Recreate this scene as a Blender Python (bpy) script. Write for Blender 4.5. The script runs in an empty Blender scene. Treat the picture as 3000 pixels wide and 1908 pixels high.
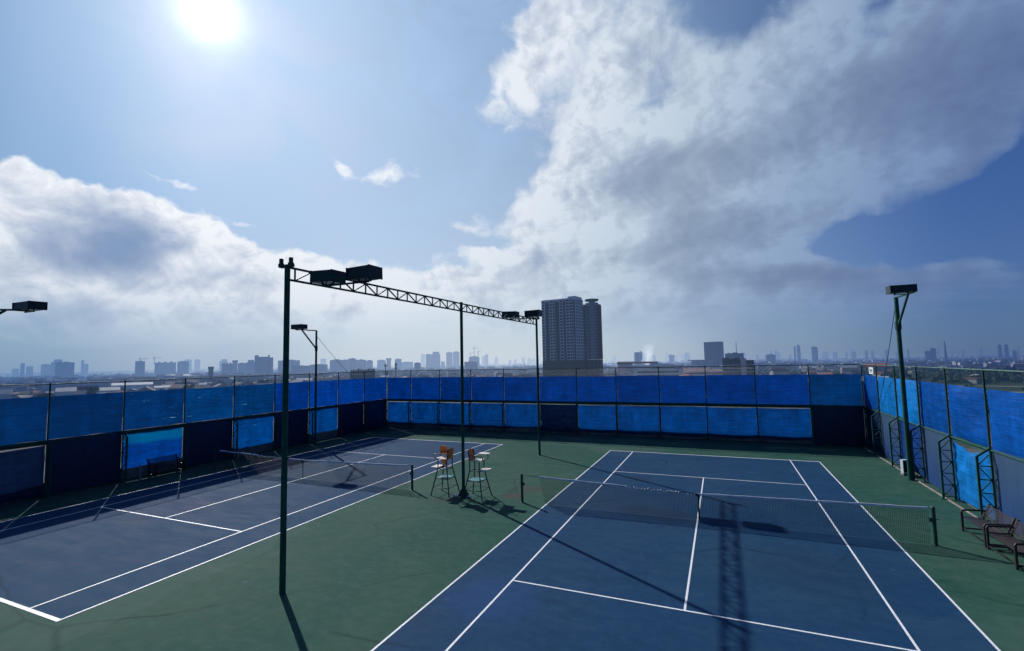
import bpy, math, random
from mathutils import Vector, Matrix
R = math.radians
sc = bpy.context.scene
col = sc.collection

# ------------------------------------------------------------------ camera
cam = bpy.data.cameras.new('camera')
cam.sensor_width = 36.0
cam.lens = 0.4685 * 36.0
cam.clip_start = 0.1
cam.clip_end = 60000.0
camo = bpy.data.objects.new('camera', cam)
col.objects.link(camo)
yaw, pitch, roll = 0.4079, 0.0764, -0.0202
f = Vector((-math.sin(yaw) * math.cos(pitch), math.cos(yaw) * math.cos(pitch), math.sin(pitch)))
r0 = Vector((math.cos(yaw), math.sin(yaw), 0))
u0 = r0.cross(f)
r1 = r0 * math.cos(roll) + u0 * math.sin(roll)
u1 = u0 * math.cos(roll) - r0 * math.sin(roll)
mw = Matrix((r1, u1, -f)).transposed().to_4x4()
mw.translation = Vector((0.9943, -17.8946, 5.5086))
camo.matrix_world = mw
sc.camera = camo

sc.view_settings.view_transform = 'Standard'
sc.view_settings.look = 'None'
sc.view_settings.exposure = 0
sc.view_settings.gamma = 1
sc.cycles.use_denoising = True
sc.cycles.use_adaptive_sampling = True
sc.cycles.adaptive_threshold = 0.012
sc.cycles.adaptive_min_samples = 10
sc.cycles.max_bounces = 8
sc.cycles.transparent_max_bounces = 16
sc.cycles.volume_bounces = 1
sc.cycles.sample_clamp_indirect = 6.0

# ------------------------------------------------------------------ node helpers
class NT:
    """tiny helper round a node tree"""
    def __init__(s, tree):
        s.t = tree
        s.t.nodes.clear()
    def n(s, typ, **kw):
        nd = s.t.nodes.new(typ)
        for k, v in kw.items():
            setattr(nd, k, v)
        return nd
    def l(s, a, b):
        s.t.links.new(a, b)
    def put(s, sock, v):
        if isinstance(v, bpy.types.NodeSocket):
            s.l(v, sock)
        elif v is not None:
            sock.default_value = v
    def m(s, op, a, b=None, c=None, clamp=False):
        nd = s.n('ShaderNodeMath', operation=op, use_clamp=clamp)
        for i, v in enumerate((a, b, c)):
            s.put(nd.inputs[i], v)
        return nd.outputs[0]
    def vm(s, op, a, b=None, scale=None):
        nd = s.n('ShaderNodeVectorMath', operation=op)
        s.put(nd.inputs[0], a)
        if b is not None:
            s.put(nd.inputs[1], b)
        if scale is not None:
            s.put(nd.inputs['Scale'], scale)
        return nd.outputs['Value'] if op in ('DOT_PRODUCT', 'LENGTH', 'DISTANCE') else nd.outputs['Vector']
    def mix(s, fac, a, b, blend='MIX', clamp=True):
        nd = s.n('ShaderNodeMix', data_type='RGBA', blend_type=blend)
        nd.clamp_factor = clamp
        s.put(nd.inputs[0], fac)
        for i, v in ((6, a), (7, b)):
            if isinstance(v, tuple) and len(v) == 3:
                v = (*v, 1)
            s.put(nd.inputs[i], v)
        return nd.outputs[2]
    def ramp(s, fac, stops, interp='LINEAR'):
        nd = s.n('ShaderNodeValToRGB')
        nd.color_ramp.interpolation = interp
        e = nd.color_ramp.elements
        while len(e) < len(stops):
            e.new(0.5)
        for k, (p, c) in enumerate(stops):
            e[k].position = p
            e[k].color = (*c, 1) if len(c) == 3 else c
        s.put(nd.inputs[0], fac)
        return nd.outputs[0]
    def mr(s, v, a, b, c=0.0, d=1.0, smooth=False):
        nd = s.n('ShaderNodeMapRange')
        if smooth:
            nd.interpolation_type = 'SMOOTHSTEP'
        s.put(nd.inputs[0], v)
        for i, q in enumerate((a, b, c, d)):
            s.put(nd.inputs[1 + i], q)
        return nd.outputs[0]
    def noise(s, vec, scale, detail=4, rough=0.5, dist=0.0, out='Fac', lac=2.0, dim='3D'):
        nd = s.n('ShaderNodeTexNoise', noise_dimensions=dim)
        s.put(nd.inputs['Vector'], vec)
        s.put(nd.inputs['Scale'], scale)
        nd.inputs['Detail'].default_value = detail
        nd.inputs['Roughness'].default_value = rough
        nd.inputs['Lacunarity'].default_value = lac
        nd.inputs['Distortion'].default_value = dist
        return nd.outputs[out]
    def mapping(s, vec, loc=(0, 0, 0), rot=(0, 0, 0), scale=(1, 1, 1), typ='POINT'):
        nd = s.n('ShaderNodeMapping', vector_type=typ)
        s.put(nd.inputs[0], vec)
        nd.inputs[1].default_value = loc
        nd.inputs[2].default_value = rot
        nd.inputs[3].default_value = scale
        return nd.outputs[0]
    def sep(s, v):
        nd = s.n('ShaderNodeSeparateXYZ')
        s.put(nd.inputs[0], v)
        return nd.outputs
    def comb(s, x, y, z=0.0):
        nd = s.n('ShaderNodeCombineXYZ')
        for i, v in enumerate((x, y, z)):
            s.put(nd.inputs[i], v)
        return nd.outputs[0]

SUN_AZ = -56.6      # degrees clockwise from +Y
SUN_EL = 33.2
sd = Vector((math.sin(R(SUN_AZ)) * math.cos(R(SUN_EL)), math.cos(R(SUN_AZ)) * math.cos(R(SUN_EL)), math.sin(R(SUN_EL))))

def srgb(r, g, b):
    out = []
    for c in (r, g, b):
        c /= 255.0
        out.append(c / 12.92 if c <= 0.04045 else ((c + 0.055) / 1.055) ** 2.4)
    return tuple(out)

# colour of the far haze, by compass direction (degrees from +Y): shared by world and distant surfaces
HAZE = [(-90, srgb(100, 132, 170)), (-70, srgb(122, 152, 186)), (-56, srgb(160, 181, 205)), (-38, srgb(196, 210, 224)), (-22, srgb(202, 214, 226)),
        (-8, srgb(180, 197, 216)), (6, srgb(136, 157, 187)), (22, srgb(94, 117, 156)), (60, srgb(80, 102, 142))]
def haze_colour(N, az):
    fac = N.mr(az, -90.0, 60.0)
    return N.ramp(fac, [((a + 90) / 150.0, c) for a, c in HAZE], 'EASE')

# ------------------------------------------------------------------ sun
sun = bpy.data.lights.new('sun', 'SUN')
sun.energy = 4.4
sun.angle = R(0.55)
sun.color = (1.0, 0.985, 0.95)
so = bpy.data.objects.new('sun', sun)
col.objects.link(so)
so.location = sd * 100
so.rotation_euler = (-sd).to_track_quat('-Z', 'Y').to_euler()

# ------------------------------------------------------------------ sky
COVER=[(-9.39, 20.58, 10.4, 7.86, -174.6, 1.0), (-0.74, 23.37, 14.22, 8.75, -170.25, 1.0), (9.73, 25.07, 13.5, 8.27, -174.55, 0.9), (21.16, 25.13, 8.33, 7.29, 141.52, 0.95), (-7.26, 33.99, 12.39, 4.98, -176.12, 0.55), (-13.64, 13.83, 10.04, 5.84, 175.86, 0.8), (-1.27, 13.25, 14.62, 5.99, 179.22, 1.0), (6.78, 8.29, 10.02, 2.62, 173.74, 0.8), (4.44, 16.05, 10.03, 4.39, -174.05, 0.8), (19.7, 17.04, 7.15, 2.74, -159.34, 0.75), (-22.96, 30.6, 4.97, 3.83, 37.17, 0.6), (-18.15, 32.03, 5.8, 5.15, 172.46, 0.12), (-18.0, 36.22, 4.51, 3.78, -155.83, 0.5), (-20.62, 37.42, 3.21, 2.14, 177.86, 0.3), (-3.91, 4.96, 18.15, 3.35, 177.02, 0.5), (-10.29, 33.66, 9.4, 5.4, -179.15, 0.2), (-5.58, 28.91, 5.63, 2.67, -155.79, -0.75), (3.43, 33.33, 4.42, 3.35, 172.89, -0.6), (16.55, 29.39, 2.83, 2.01, 56.04, -0.85), (19.53, 10.66, 9.71, 3.16, -169.56, -0.95), (24.17, 13.66, 4.08, 2.61, 99.61, -0.9), (14.64, 14.55, 3.51, 1.58, -161.07, -0.5), (-15.99, 33.45, 2.63, 2.3, 169.42, -0.15), (12.43, 11.35, 2.71, 1.84, -163.62, -0.7), (-69.7, 11.27, 6.91, 4.91, 171.78, 1.2), (-63.37, 11.9, 7.31, 4.43, -175.87, 1.5), (-53.28, 9.45, 10.41, 3.52, 170.34, 1.1), (-42.23, 7.66, 13.74, 3.84, 173.02, 0.9), (-65.21, 5.76, 11.4, 3.41, -176.28, 0.8), (-28.58, 8.28, 16.76, 3.78, 179.62, 0.6), (-70.13, 15.5, 3.15, 1.55, 168.59, 0.6), (-37.26, 21.99, 3.49, 1.95, -154.57, 0.52), (-39.46, 20.93, 1.96, 0.97, -163.85, 0.25), (-42.68, 21.75, 1.94, 1.57, 79.75, 0.5), (-60.81, 21.37, 1.13, 0.34, -174.51, 0.42), (-59.35, 18.04, 2.33, 0.4, 165.17, 0.42), (-51.81, 14.92, 2.4, 0.39, -179.92, 0.4), (-27.95, 16.69, 2.58, 2.41, -172.3, 0.4), (20.93, 7.21, 3.43, 1.46, -174.3, 0.75), (15.77, 7.43, 1.42, 1.31, 146.77, 0.7), (21.05, 5.07, 4.19, 1.09, -179.54, 0.3), (-22.87, 12.22, 10.3, 1.1, 175.87, 0.5), (-38.48, 4.55, 23.76, 2.45, -179.97, 0.6), (-18.47, 4.03, 20.22, 2.78, 178.5, 0.55), (-62.15, 3.16, 12.4, 1.59, -178.96, 0.4), (-8.48, 7.15, 23.91, 4.41, 176.91, 0.5), (0.45, 3.79, 17.06, 2.79, 177.07, 0.4), (8.54, 5.94, 11.07, 2.16, 179.64, 0.6)]
SHADE=[(-62.74, 11.72, 5.09, 2.81, 178.79, 2.3), (-64.92, 9.66, 3.18, 1.52, 176.49, 0.6), (-52.1, 9.53, 3.55, 1.15, 178.41, 0.45), (-65.05, 5.2, 2.57, 0.99, -176.77, 0.55), (-54.81, 9.77, 2.26, 0.6, -175.24, 0.2), (-68.87, 3.38, 5.02, 1.43, -178.27, 0.35), (-56.34, 11.77, 2.95, 2.49, -161.91, -0.3), (-3.13, 21.38, 11.34, 3.11, -175.37, 0.75), (10.73, 23.29, 11.35, 3.21, -166.32, 0.7), (22.4, 23.65, 6.9, 4.42, -169.32, 0.9), (22.71, 17.52, 3.25, 2.06, -154.0, 0.5), (-10.47, 18.38, 5.89, 1.88, -175.96, 0.35), (1.01, 14.79, 10.32, 1.71, 177.49, 0.55), (-1.75, 12.6, 10.23, 1.58, -177.78, 0.85), (6.39, 8.11, 9.34, 1.4, 171.8, 1.6), (-8.43, 30.71, 7.54, 2.91, -169.3, 0.15), (17.79, 19.05, 7.51, 2.62, -161.72, 0.35), (21.72, 14.69, 3.14, 1.75, -154.54, 0.3), (-15.79, 25.17, 4.66, 3.95, 171.23, -0.35), (-21.7, 18.55, 3.82, 3.12, 88.94, -0.35), (-4.68, 27.76, 4.91, 2.59, -166.38, -0.4), (13.52, 27.23, 2.47, 1.55, -156.77, -0.3)]
def build_world():
    w = bpy.data.worlds.new('World')
    sc.world = w
    w.use_nodes = True
    # --- cloud density group: input az/el vector in degrees, output density
    g = bpy.data.node_groups.new('cloud_density', 'ShaderNodeTree')
    g.interface.new_socket('Vector', in_out='INPUT', socket_type='NodeSocketVector')
    g.interface.new_socket('Density', in_out='OUTPUT', socket_type='NodeSocketFloat')
    g.interface.new_socket('Mask', in_out='OUTPUT', socket_type='NodeSocketFloat')
    N = NT(g)
    gi = N.n('NodeGroupInput'); go = N.n('NodeGroupOutput')
    v = gi.outputs[0]
    # ragged outlines: the position itself is disturbed
    wn = N.noise(v, 0.15, 4, 0.5, out='Color', dim='2D')
    wv = N.vm('SCALE', N.vm('SUBTRACT', wn, (0.5, 0.5, 0.5)), scale=6.0)
    wv = N.vm('MULTIPLY', wv, (1.0, 0.75, 0.0))
    p = N.vm('ADD', v, wv)
    # the running total rides in the z of the vector, so the blobs are evaluated one after the other
    ps = N.sep(p)
    tot = 0.0
    for (a, e, rx, ry, ang, amp) in COVER:
        q = N.mapping(N.comb(ps[0], ps[1], tot), (a, e, 0), (0, 0, R(ang)), (rx, ry, 1), 'TEXTURE')
        qs = N.sep(q)
        d2 = N.m('MULTIPLY_ADD', qs[0], qs[0], N.m('MULTIPLY', qs[1], qs[1]))
        # flat-topped bell
        tot = N.m('MULTIPLY_ADD', N.m('EXPONENT', N.m('MULTIPLY', N.m('POWER', d2, 1.4), -0.9)), amp, qs[2])
    mask = N.m('MINIMUM', tot, 1.15)
    # broken detail: lumps + streaks drawn out along the wind
    s = N.sep(v)
    # overhead perspective coordinates
    el = N.m('MAXIMUM', N.m('ADD', s[1], 9.0), 3.0)
    er = N.m('MULTIPLY', el, math.pi / 180)
    t = N.m('DIVIDE', 1.0, N.m('TANGENT', er))
    ar = N.m('MULTIPLY', s[0], math.pi / 180)
    px = N.m('MULTIPLY', N.m('SINE', ar), t)
    py = N.m('MULTIPLY', N.m('COSINE', ar), t)
    pl = N.comb(px, py, 0.0)
    plr = N.mapping(pl, (0, 0, 0), (0, 0, R(38)), (1.0, 2.6, 1.0))
    n1 = N.noise(plr, 1.7, 6, 0.48, 0.15, dim='2D')
    n2 = N.noise(N.vm('MULTIPLY', p, (1.0, 1.35, 1.0)), 0.25, 8, 0.58, 0.12, dim='2D')
    wr = N.mr(s[0], -32.0, -12.0, smooth=True)      # the veil on the right is streakier, the bank on the left lumpier
    nz = N.m('ADD', N.m('MULTIPLY', n1, N.m('MULTIPLY_ADD', wr, 0.45, 0.2)), N.m('MULTIPLY', n2, N.m('MULTIPLY_ADD', wr, -0.35, 0.8)))
    nz = N.m('MULTIPLY', N.m('SUBTRACT', nz, 0.5), 2.3)
    gate = N.mr(mask, 0.02, 0.45, 0.15, 1.0)
    dens = N.m('ADD', N.m('MULTIPLY', mask, 1.15), N.m('MULTIPLY', N.m('MULTIPLY', nz, 0.62), gate))
    dens = N.m('SUBTRACT', dens, 0.42)
    N.l(dens, go.inputs[0]); N.l(nz, go.inputs[1])

    N = NT(w.node_tree)
    tc = N.n('ShaderNodeTexCoord')
    d = N.vm('NORMALIZE', tc.outputs['Generated'])
    s = N.sep(d)
    az = N.m('MULTIPLY', N.m('ARCTAN2', s[0], s[1]), 180 / math.pi)
    el = N.m('MULTIPLY', N.m('ARCSINE', s[2]), 180 / math.pi)
    ae = N.comb(az, el, 0.0)

    def cd(vec):
        nd = N.n('ShaderNodeGroup'); nd.node_tree = g
        N.l(vec, nd.inputs[0])
        return nd.outputs
    D0 = cd(ae)
    # second sample a little nearer the sun: gives the lit and shaded sides of the billows
    tos = N.vm('SUBTRACT', (SUN_AZ, SUN_EL, 0.0), ae)
    tos = N.vm('SCALE', N.vm('NORMALIZE', tos), scale=0.9)
    ba = N.vm('MULTIPLY', ae, (1.0, 1.25, 0.0))
    bb = N.vm('ADD', ba, tos)
    relief = N.m('SUBTRACT', N.noise(ba, 0.22, 5, 0.58, 0.2, dim='2D'), N.noise(bb, 0.22, 5, 0.58, 0.2, dim='2D'))

    # clear sky
    sky = N.n('ShaderNodeTexSky', sky_type='NISHITA')
    sky.sun_disc = False
    sky.sun_elevation = R(SUN_EL)
    sky.sun_rotation = R(SUN_AZ)
    sky.altitude = 0
    sky.air_density = 1.0
    sky.dust_density = 0.6
    sky.ozone_density = 3.0
    skyc = N.vm('SCALE', sky.outputs[0], scale=0.075)
    cosun = N.vm('DOT_PRODUCT', d, tuple(sd))
    ang = N.m('MULTIPLY', N.m('ARCCOSINE', N.m('MINIMUM', cosun, 1.0)), 180 / math.pi)
    # tune: deeper blue away from the sun, milky veil near it
    tint = N.ramp(N.mr(ang, 0.0, 90.0), [(0.0, (1.0, 1.0, 1.0)), (0.4, (0.92, 0.98, 1.02)), (0.62, (0.62, 0.82, 1.12)), (0.8, (0.22, 0.48, 0.98)), (1.0, (0.17, 0.38, 0.88))])
    skyc = N.vm('MULTIPLY', skyc, tint)
    veiln = N.noise(N.vm('MULTIPLY', ae, (1, 1.6, 1)), 0.09, 4, 0.6, 0.4, dim='2D')
    veil = N.m('MULTIPLY', N.mr(ang, 10.0, 64.0, 0.74, 0.0, True), N.mr(veiln, 0.25, 0.75, 0.7, 1.15))
    veil = N.m('MULTIPLY', veil, N.mr(az, -74.0, -58.0, 0.45, 1.0, True))
    skyc = N.mix(veil, skyc, srgb(164, 201, 243))
    # lens vignetting painted into the sky: darker and bluer towards the left
    skyc = N.vm('MULTIPLY', skyc, N.ramp(N.mr(az, -78.0, -56.0), [(0.0, (0.36, 0.60, 0.80)), (0.45, (0.66, 0.82, 0.93)), (1.0, (1, 1, 1))], 'EASE'))
    # haze toward the horizon
    hz = haze_colour(N, az)
    hf = N.m('EXPONENT', N.m('MULTIPLY', N.m('MAXIMUM', el, 0.0), -0.07))
    hf = N.m('MULTIPLY', hf, N.mr(az, -30.0, 15.0, 0.95, 0.75))
    skyc = N.mix(hf, skyc, hz)

    # clouds
    wn = N.noise(ae, 0.16, 4, 0.5, out='Color', dim='2D')
    wv = N.vm('MULTIPLY', N.vm('SUBTRACT', wn, (0.5, 0.5, 0.5)), (5.0, 3.2, 0.0))
    pp = N.vm('ADD', ae, wv)
    ps = N.sep(pp)
    sh = 0.0
    for (a, e, rx, ry, angr, amp) in SHADE:
        q = N.mapping(N.comb(ps[0], ps[1], sh), (a, e, 0), (0, 0, R(angr)), (rx, ry, 1), 'TEXTURE')
        qs = N.sep(q)
        d2 = N.m('MULTIPLY_ADD', qs[0], qs[0], N.m('MULTIPLY', qs[1], qs[1]))
        sh = N.m('MULTIPLY_ADD', N.m('EXPONENT', N.m('MULTIPLY', d2, -0.9)), amp, qs[2])
    dens = D0[0]
    thick = N.mr(dens, 0.15, 0.95, smooth=True)
    dark = N.m('ADD', N.m('MULTIPLY', sh, N.mr(dens, 0.05, 0.55)), N.m('MULTIPLY', thick, 0.14))
    dark = N.m('MULTIPLY', dark, 0.80)
    # patches with firm edges: shaded undersides against lit shoulders
    pt = N.noise(N.vm('MULTIPLY', pp, (0.8, 1.7, 0.0)), 0.085, 7, 0.52, 0.15, dim='2D')
    dark = N.m('ADD', dark, N.m('MULTIPLY', N.mr(pt, 0.36, 0.64, N.mr(az, -45.0, -20.0, -0.32, -0.20), N.mr(az, -45.0, -20.0, 0.08, 0.24), True), N.mr(dens, 0.15, 0.7)))
    dark = N.m('ADD', dark, N.m('MULTIPLY', relief, 1.25))
    dark = N.m('SUBTRACT', dark, N.m('MULTIPLY', D0[1], N.mr(ang, 30.0, 60.0, 0.12, 0.42)))
    dark = N.m('ADD', dark, N.m('MULTIPLY', N.m('SUBTRACT', N.noise(N.vm('MULTIPLY', ae, (0.75, 1.2, 0.0)), 0.15, 6, 0.52, 0.25, dim='2D'), 0.5), 0.9))
    dark = N.m('SUBTRACT', dark, N.mr(dens, 0.02, 0.42, 0.30, 0.0, True))
    dark = N.m('MAXIMUM', dark, 0.0)
    # whites and greys: brighter around the sun, cooler and dimmer far from it
    away = N.mr(ang, 12.0, 85.0)
    lit = N.ramp(away, [(0.0, srgb(250, 252, 255)), (0.3, srgb(227, 234, 243)), (0.4, srgb(208, 220, 233)), (0.5, srgb(188, 206, 223)), (0.63, srgb(152, 175, 204)), (0.8, srgb(120, 145, 185)), (1.0, srgb(94, 122, 172))])
    core = N.ramp(away, [(0.0, srgb(92, 132, 184)), (0.35, srgb(92, 122, 168)), (0.5, srgb(122, 141, 168)), (0.63, srgb(104, 124, 157)), (0.8, srgb(86, 106, 147)), (1.0, srgb(60, 86, 138))])
    dark = N.m('SUBTRACT', 1.0, N.m('EXPONENT', N.m('MULTIPLY', dark, -1.25)))
    cc = N.mix(dark, lit, core)
    alpha = N.mr(dens, 0.0, N.m('MULTIPLY_ADD', N.mr(az, -32.0, 5.0), 0.34, 0.44), 0.0, 1.0, True)
    alpha = N.m('MULTIPLY', alpha, N.mr(ang, 4.0, 16.0, 0.15, 1.0))
    alpha = N.m('MULTIPLY', alpha, N.mr(az, 0.0, 25.0, 0.97, 0.9))
    alpha = N.m('MULTIPLY', alpha, N.mr(el, 0.2, 8.0, 0.0, 1.0, True))
    # clouds sink into the haze near the horizon
    cc = N.mix(N.m('EXPONENT', N.m('MULTIPLY', N.m('MAXIMUM', el, 0.0), -0.22)), cc, hz)
    c = N.mix(alpha, skyc, cc)
    # glare of the sun through thin cloud
    glow = N.m('ADD', N.m('MULTIPLY', N.m('EXPONENT', N.m('MULTIPLY', N.m('POWER', ang, 1.0), -0.90)), 2.2),
               N.m('MULTIPLY', N.m('EXPONENT', N.m('MULTIPLY', ang, -0.10)), 0.22))
    gl = N.vm('SCALE', (1.0, 0.99, 0.96), scale=glow)
    c = N.vm('ADD', c, gl)
    # below the horizon: dull ground light
    c = N.mix(N.mr(el, -1.5, -0.2), srgb(60, 70, 80), c)
    w.cycles.sampling_method = 'MANUAL'
    w.cycles.sample_map_resolution = 256
    bg = N.n('ShaderNodeBackground')
    N.l(c, bg.inputs[0]); bg.inputs[1].default_value = 1.0
    out = N.n('ShaderNodeOutputWorld')
    N.l(bg.outputs[0], out.inputs[0])
build_world()

# ------------------------------------------------------------------ mesh builder and object helpers
class MB:
    def __init__(s):
        s.v = []; s.f = []; s.mi = []; s.cur = 0
    def add(s, vs, fs):
        o = len(s.v)
        s.v += [tuple(v) for v in vs]
        s.f += [tuple(o + i for i in q) for q in fs]
        s.mi += [s.cur] * len(fs)
        return s
    def box(s, x0, x1, y0, y1, z0, z1):
        vs = [(x, y, z) for z in (z0, z1) for y in (y0, y1) for x in (x0, x1)]
        return s.add(vs, [(0, 2, 3, 1), (4, 5, 7, 6), (0, 1, 5, 4), (2, 6, 7, 3), (0, 4, 6, 2), (1, 3, 7, 5)])
    def bevbox(s, x0, x1, y0, y1, z0, z1, b=0.01):
        """box with bevelled vertical and horizontal edges"""
        cx, cy, cz = (x0 + x1) / 2, (y0 + y1) / 2, (z0 + z1) / 2
        hx, hy, hz = (x1 - x0) / 2, (y1 - y0) / 2, (z1 - z0) / 2
        b = min(b, hx * .9, hy * .9, hz * .9)
        vs = []; idx = {}
        for sx in (-1, 1):
            for sy in (-1, 1):
                for sz in (-1, 1):
                    for a in range(3):
                        p = [hx, hy, hz]
                        for k in range(3):
                            if k != a:
                                p[k] -= b
                        idx[(sx, sy, sz, a)] = len(vs)
                        vs.append((cx + sx * p[0], cy + sy * p[1], cz + sz * p[2]))
        fs = []
        for a in range(3):
            o1, o2 = (a + 1) % 3, (a + 2) % 3
            for sg in (-1, 1):
                q = []
                for u, w in ((-1, -1), (1, -1), (1, 1), (-1, 1)):
                    t = [0, 0, 0]; t[a] = sg; t[o1] = u; t[o2] = w
                    q.append(idx[(t[0], t[1], t[2], a)])
                fs.append(tuple(q) if sg > 0 else tuple(reversed(q)))
        for a in range(3):
            o1, o2 = (a + 1) % 3, (a + 2) % 3
            for u in (-1, 1):
                for w in (-1, 1):
                    t0 = [0, 0, 0]; t1 = [0, 0, 0]
                    t0[a] = -1; t1[a] = 1; t0[o1] = t1[o1] = u; t0[o2] = t1[o2] = w
                    q = (idx[(*t0, o1)], idx[(*t1, o1)], idx[(*t1, o2)], idx[(*t0, o2)])
                    fs.append(q if u * w > 0 else tuple(reversed(q)))
        for sx in (-1, 1):
            for sy in (-1, 1):
                for sz in (-1, 1):
                    q = tuple(idx[(sx, sy, sz, a)] for a in range(3))
                    fs.append(q if sx * sy * sz > 0 else tuple(reversed(q)))
        return s.add(vs, fs)
    def tube(s, pts, r, n=8, caps=True):
        pts = [Vector(p) for p in pts]
        rr = r if isinstance(r, (list, tuple)) else [r] * len(pts)
        rings = []
        up = None
        for i, p in enumerate(pts):
            d = (pts[min(i + 1, len(pts) - 1)] - pts[max(i - 1, 0)]).normalized()
            if up is None:
                up = Vector((0, 0, 1)) if abs(d.z) < 0.9 else Vector((1, 0, 0))
            a = d.cross(up).normalized(); b = a.cross(d).normalized()
            up = b
            rings.append([p + (a * math.cos(2 * math.pi * k / n) + b * math.sin(2 * math.pi * k / n)) * rr[i] for k in range(n)])
        vs = [v for q in rings for v in q]
        fs = []
        for i in range(len(pts) - 1):
            for k in range(n):
                k2 = (k + 1) % n
                fs.append((i * n + k, (i + 1) * n + k, (i + 1) * n + k2, i * n + k2))
        if caps:
            fs.append(tuple(range(n)))
            fs.append(tuple((len(pts) - 1) * n + k for k in reversed(range(n))))
        return s.add(vs, fs)
    def bar(s, p0, p1, w, h=None, up=(0, 0, 1)):
        """square bar"""
        h = w if h is None else h
        p0, p1 = Vector(p0), Vector(p1)
        d = (p1 - p0).normalized()
        u = Vector(up)
        if abs(d.dot(u)) > 0.98:
            u = Vector((1, 0, 0)) if abs(d.x) < 0.9 else Vector((0, 1, 0))
        a = d.cross(u).normalized() * w / 2; b = a.cross(d).normalized() * h / 2
        vs = [p + a * i + b * j for p in (p0, p1) for i, j in ((-1, -1), (1, -1), (1, 1), (-1, 1))]
        return s.add(vs, [(0, 1, 2, 3), (7, 6, 5, 4), (0, 4, 5, 1), (1, 5, 6, 2), (2, 6, 7, 3), (3, 7, 4, 0)])
    def grid(s, fn, nu, nv):
        vs = [fn(i / nu, j / nv) for j in range(nv + 1) for i in range(nu + 1)]
        fs = [(j * (nu + 1) + i, j * (nu + 1) + i + 1, (j + 1) * (nu + 1) + i + 1, (j + 1) * (nu + 1) + i) for j in range(nv) for i in range(nu)]
        return s.add(vs, fs)
    def mesh(s, name, mats, smooth=False):
        me = bpy.data.meshes.new(name)
        me.from_pydata(s.v, [], s.f)
        for m in (mats if isinstance(mats, (list, tuple)) else [mats]):
            me.materials.append(m)
        if max(s.mi, default=0) > 0:
            me.polygons.foreach_set('material_index', s.mi)
        if smooth:
            me.polygons.foreach_set('use_smooth', [True] * len(me.polygons))
        me.update()
        return me
    def build(s, name, mats, parent=None, smooth=False, loc=None, rotz=0):
        o = bpy.data.objects.new(name, s.mesh(name, mats, smooth))
        col.objects.link(o)
        o.parent = parent
        if loc is not None:
            o.location = loc
            o.rotation_euler[2] = rotz
        return o

def tag(o, label=None, cat=None, group=None, kind=None):
    for k, v in (('label', label), ('category', cat), ('group', group), ('kind', kind)):
        if v is not None:
            o[k] = v
    return o
def thing(name, label, cat, loc=(0, 0, 0), rotz=0.0, group=None):
    o = bpy.data.objects.new(name, None)
    o.empty_display_size = 0.2
    col.objects.link(o)
    o.location = loc
    o.rotation_euler = (0, 0, rotz)
    return tag(o, label, cat, group)
def inst(mesh, name, parent=None, loc=(0, 0, 0), rotz=0.0):
    o = bpy.data.objects.new(name, mesh)
    col.objects.link(o)
    o.parent = parent
    o.location = loc
    o.rotation_euler = (0, 0, rotz)
    return o
def copy_tree(o, parent=None):
    c = o.copy()
    col.objects.link(c)
    c.parent = parent
    for ch in list(o.children):
        copy_tree(ch, c)
    return c

# ------------------------------------------------------------------ materials
def new_mat(name):
    m = bpy.data.materials.new(name)
    m.use_nodes = True
    return m, NT(m.node_tree)
def finish(N, shader):
    out = N.n('ShaderNodeOutputMaterial')
    N.l(shader, out.inputs[0])
def principled(N, colr, rough=0.6, spec=0.4, metal=0.0, normal=None):
    b = N.n('ShaderNodeBsdfPrincipled')
    if isinstance(colr, tuple):
        colr = (*colr, 1) if len(colr) == 3 else colr
    N.put(b.inputs['Base Color'], colr)
    N.put(b.inputs['Roughness'], rough)
    N.put(b.inputs['Specular IOR Level'], spec)
    N.put(b.inputs['Metallic'], metal)
    if normal is not None:
        N.l(normal, b.inputs['Normal'])
    return b.outputs[0]
def bump(N, h, strength=0.3, dist=0.02):
    b = N.n('ShaderNodeBump')
    b.inputs['Strength'].default_value = strength
    b.inputs['Distance'].default_value = dist
    N.l(h, b.inputs['Height'])
    return b.outputs[0]
def objco(N):
    return N.n('ShaderNodeTexCoord').outputs['Object']
def poso(N):
    return N.n('ShaderNodeNewGeometry').outputs['Position']

def painted(name, c, rough=0.45, var=0.25, scale=6.0, rust=None, spec=0.4):
    """painted or plain solid with blotchy wear"""
    m, N = new_mat(name)
    p = objco(N)
    n = N.noise(p, scale, 5, 0.6)
    k = N.mr(n, 0.25, 0.75, 1 - var, 1 + var)
    cc = N.vm('SCALE', (*c,), scale=k)
    if rust:
        n2 = N.noise(p, scale * 2.3, 6, 0.65)
        cc = N.mix(N.mr(n2, 0.60, 0.70), cc, rust)
    n3 = N.noise(p, scale * 9, 3, 0.6)
    finish(N, principled(N, cc, N.mr(n3, 0.3, 0.7, rough - 0.1, rough + 0.15), spec, 0.0, bump(N, n3, 0.15, 0.004)))
    return m

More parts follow.
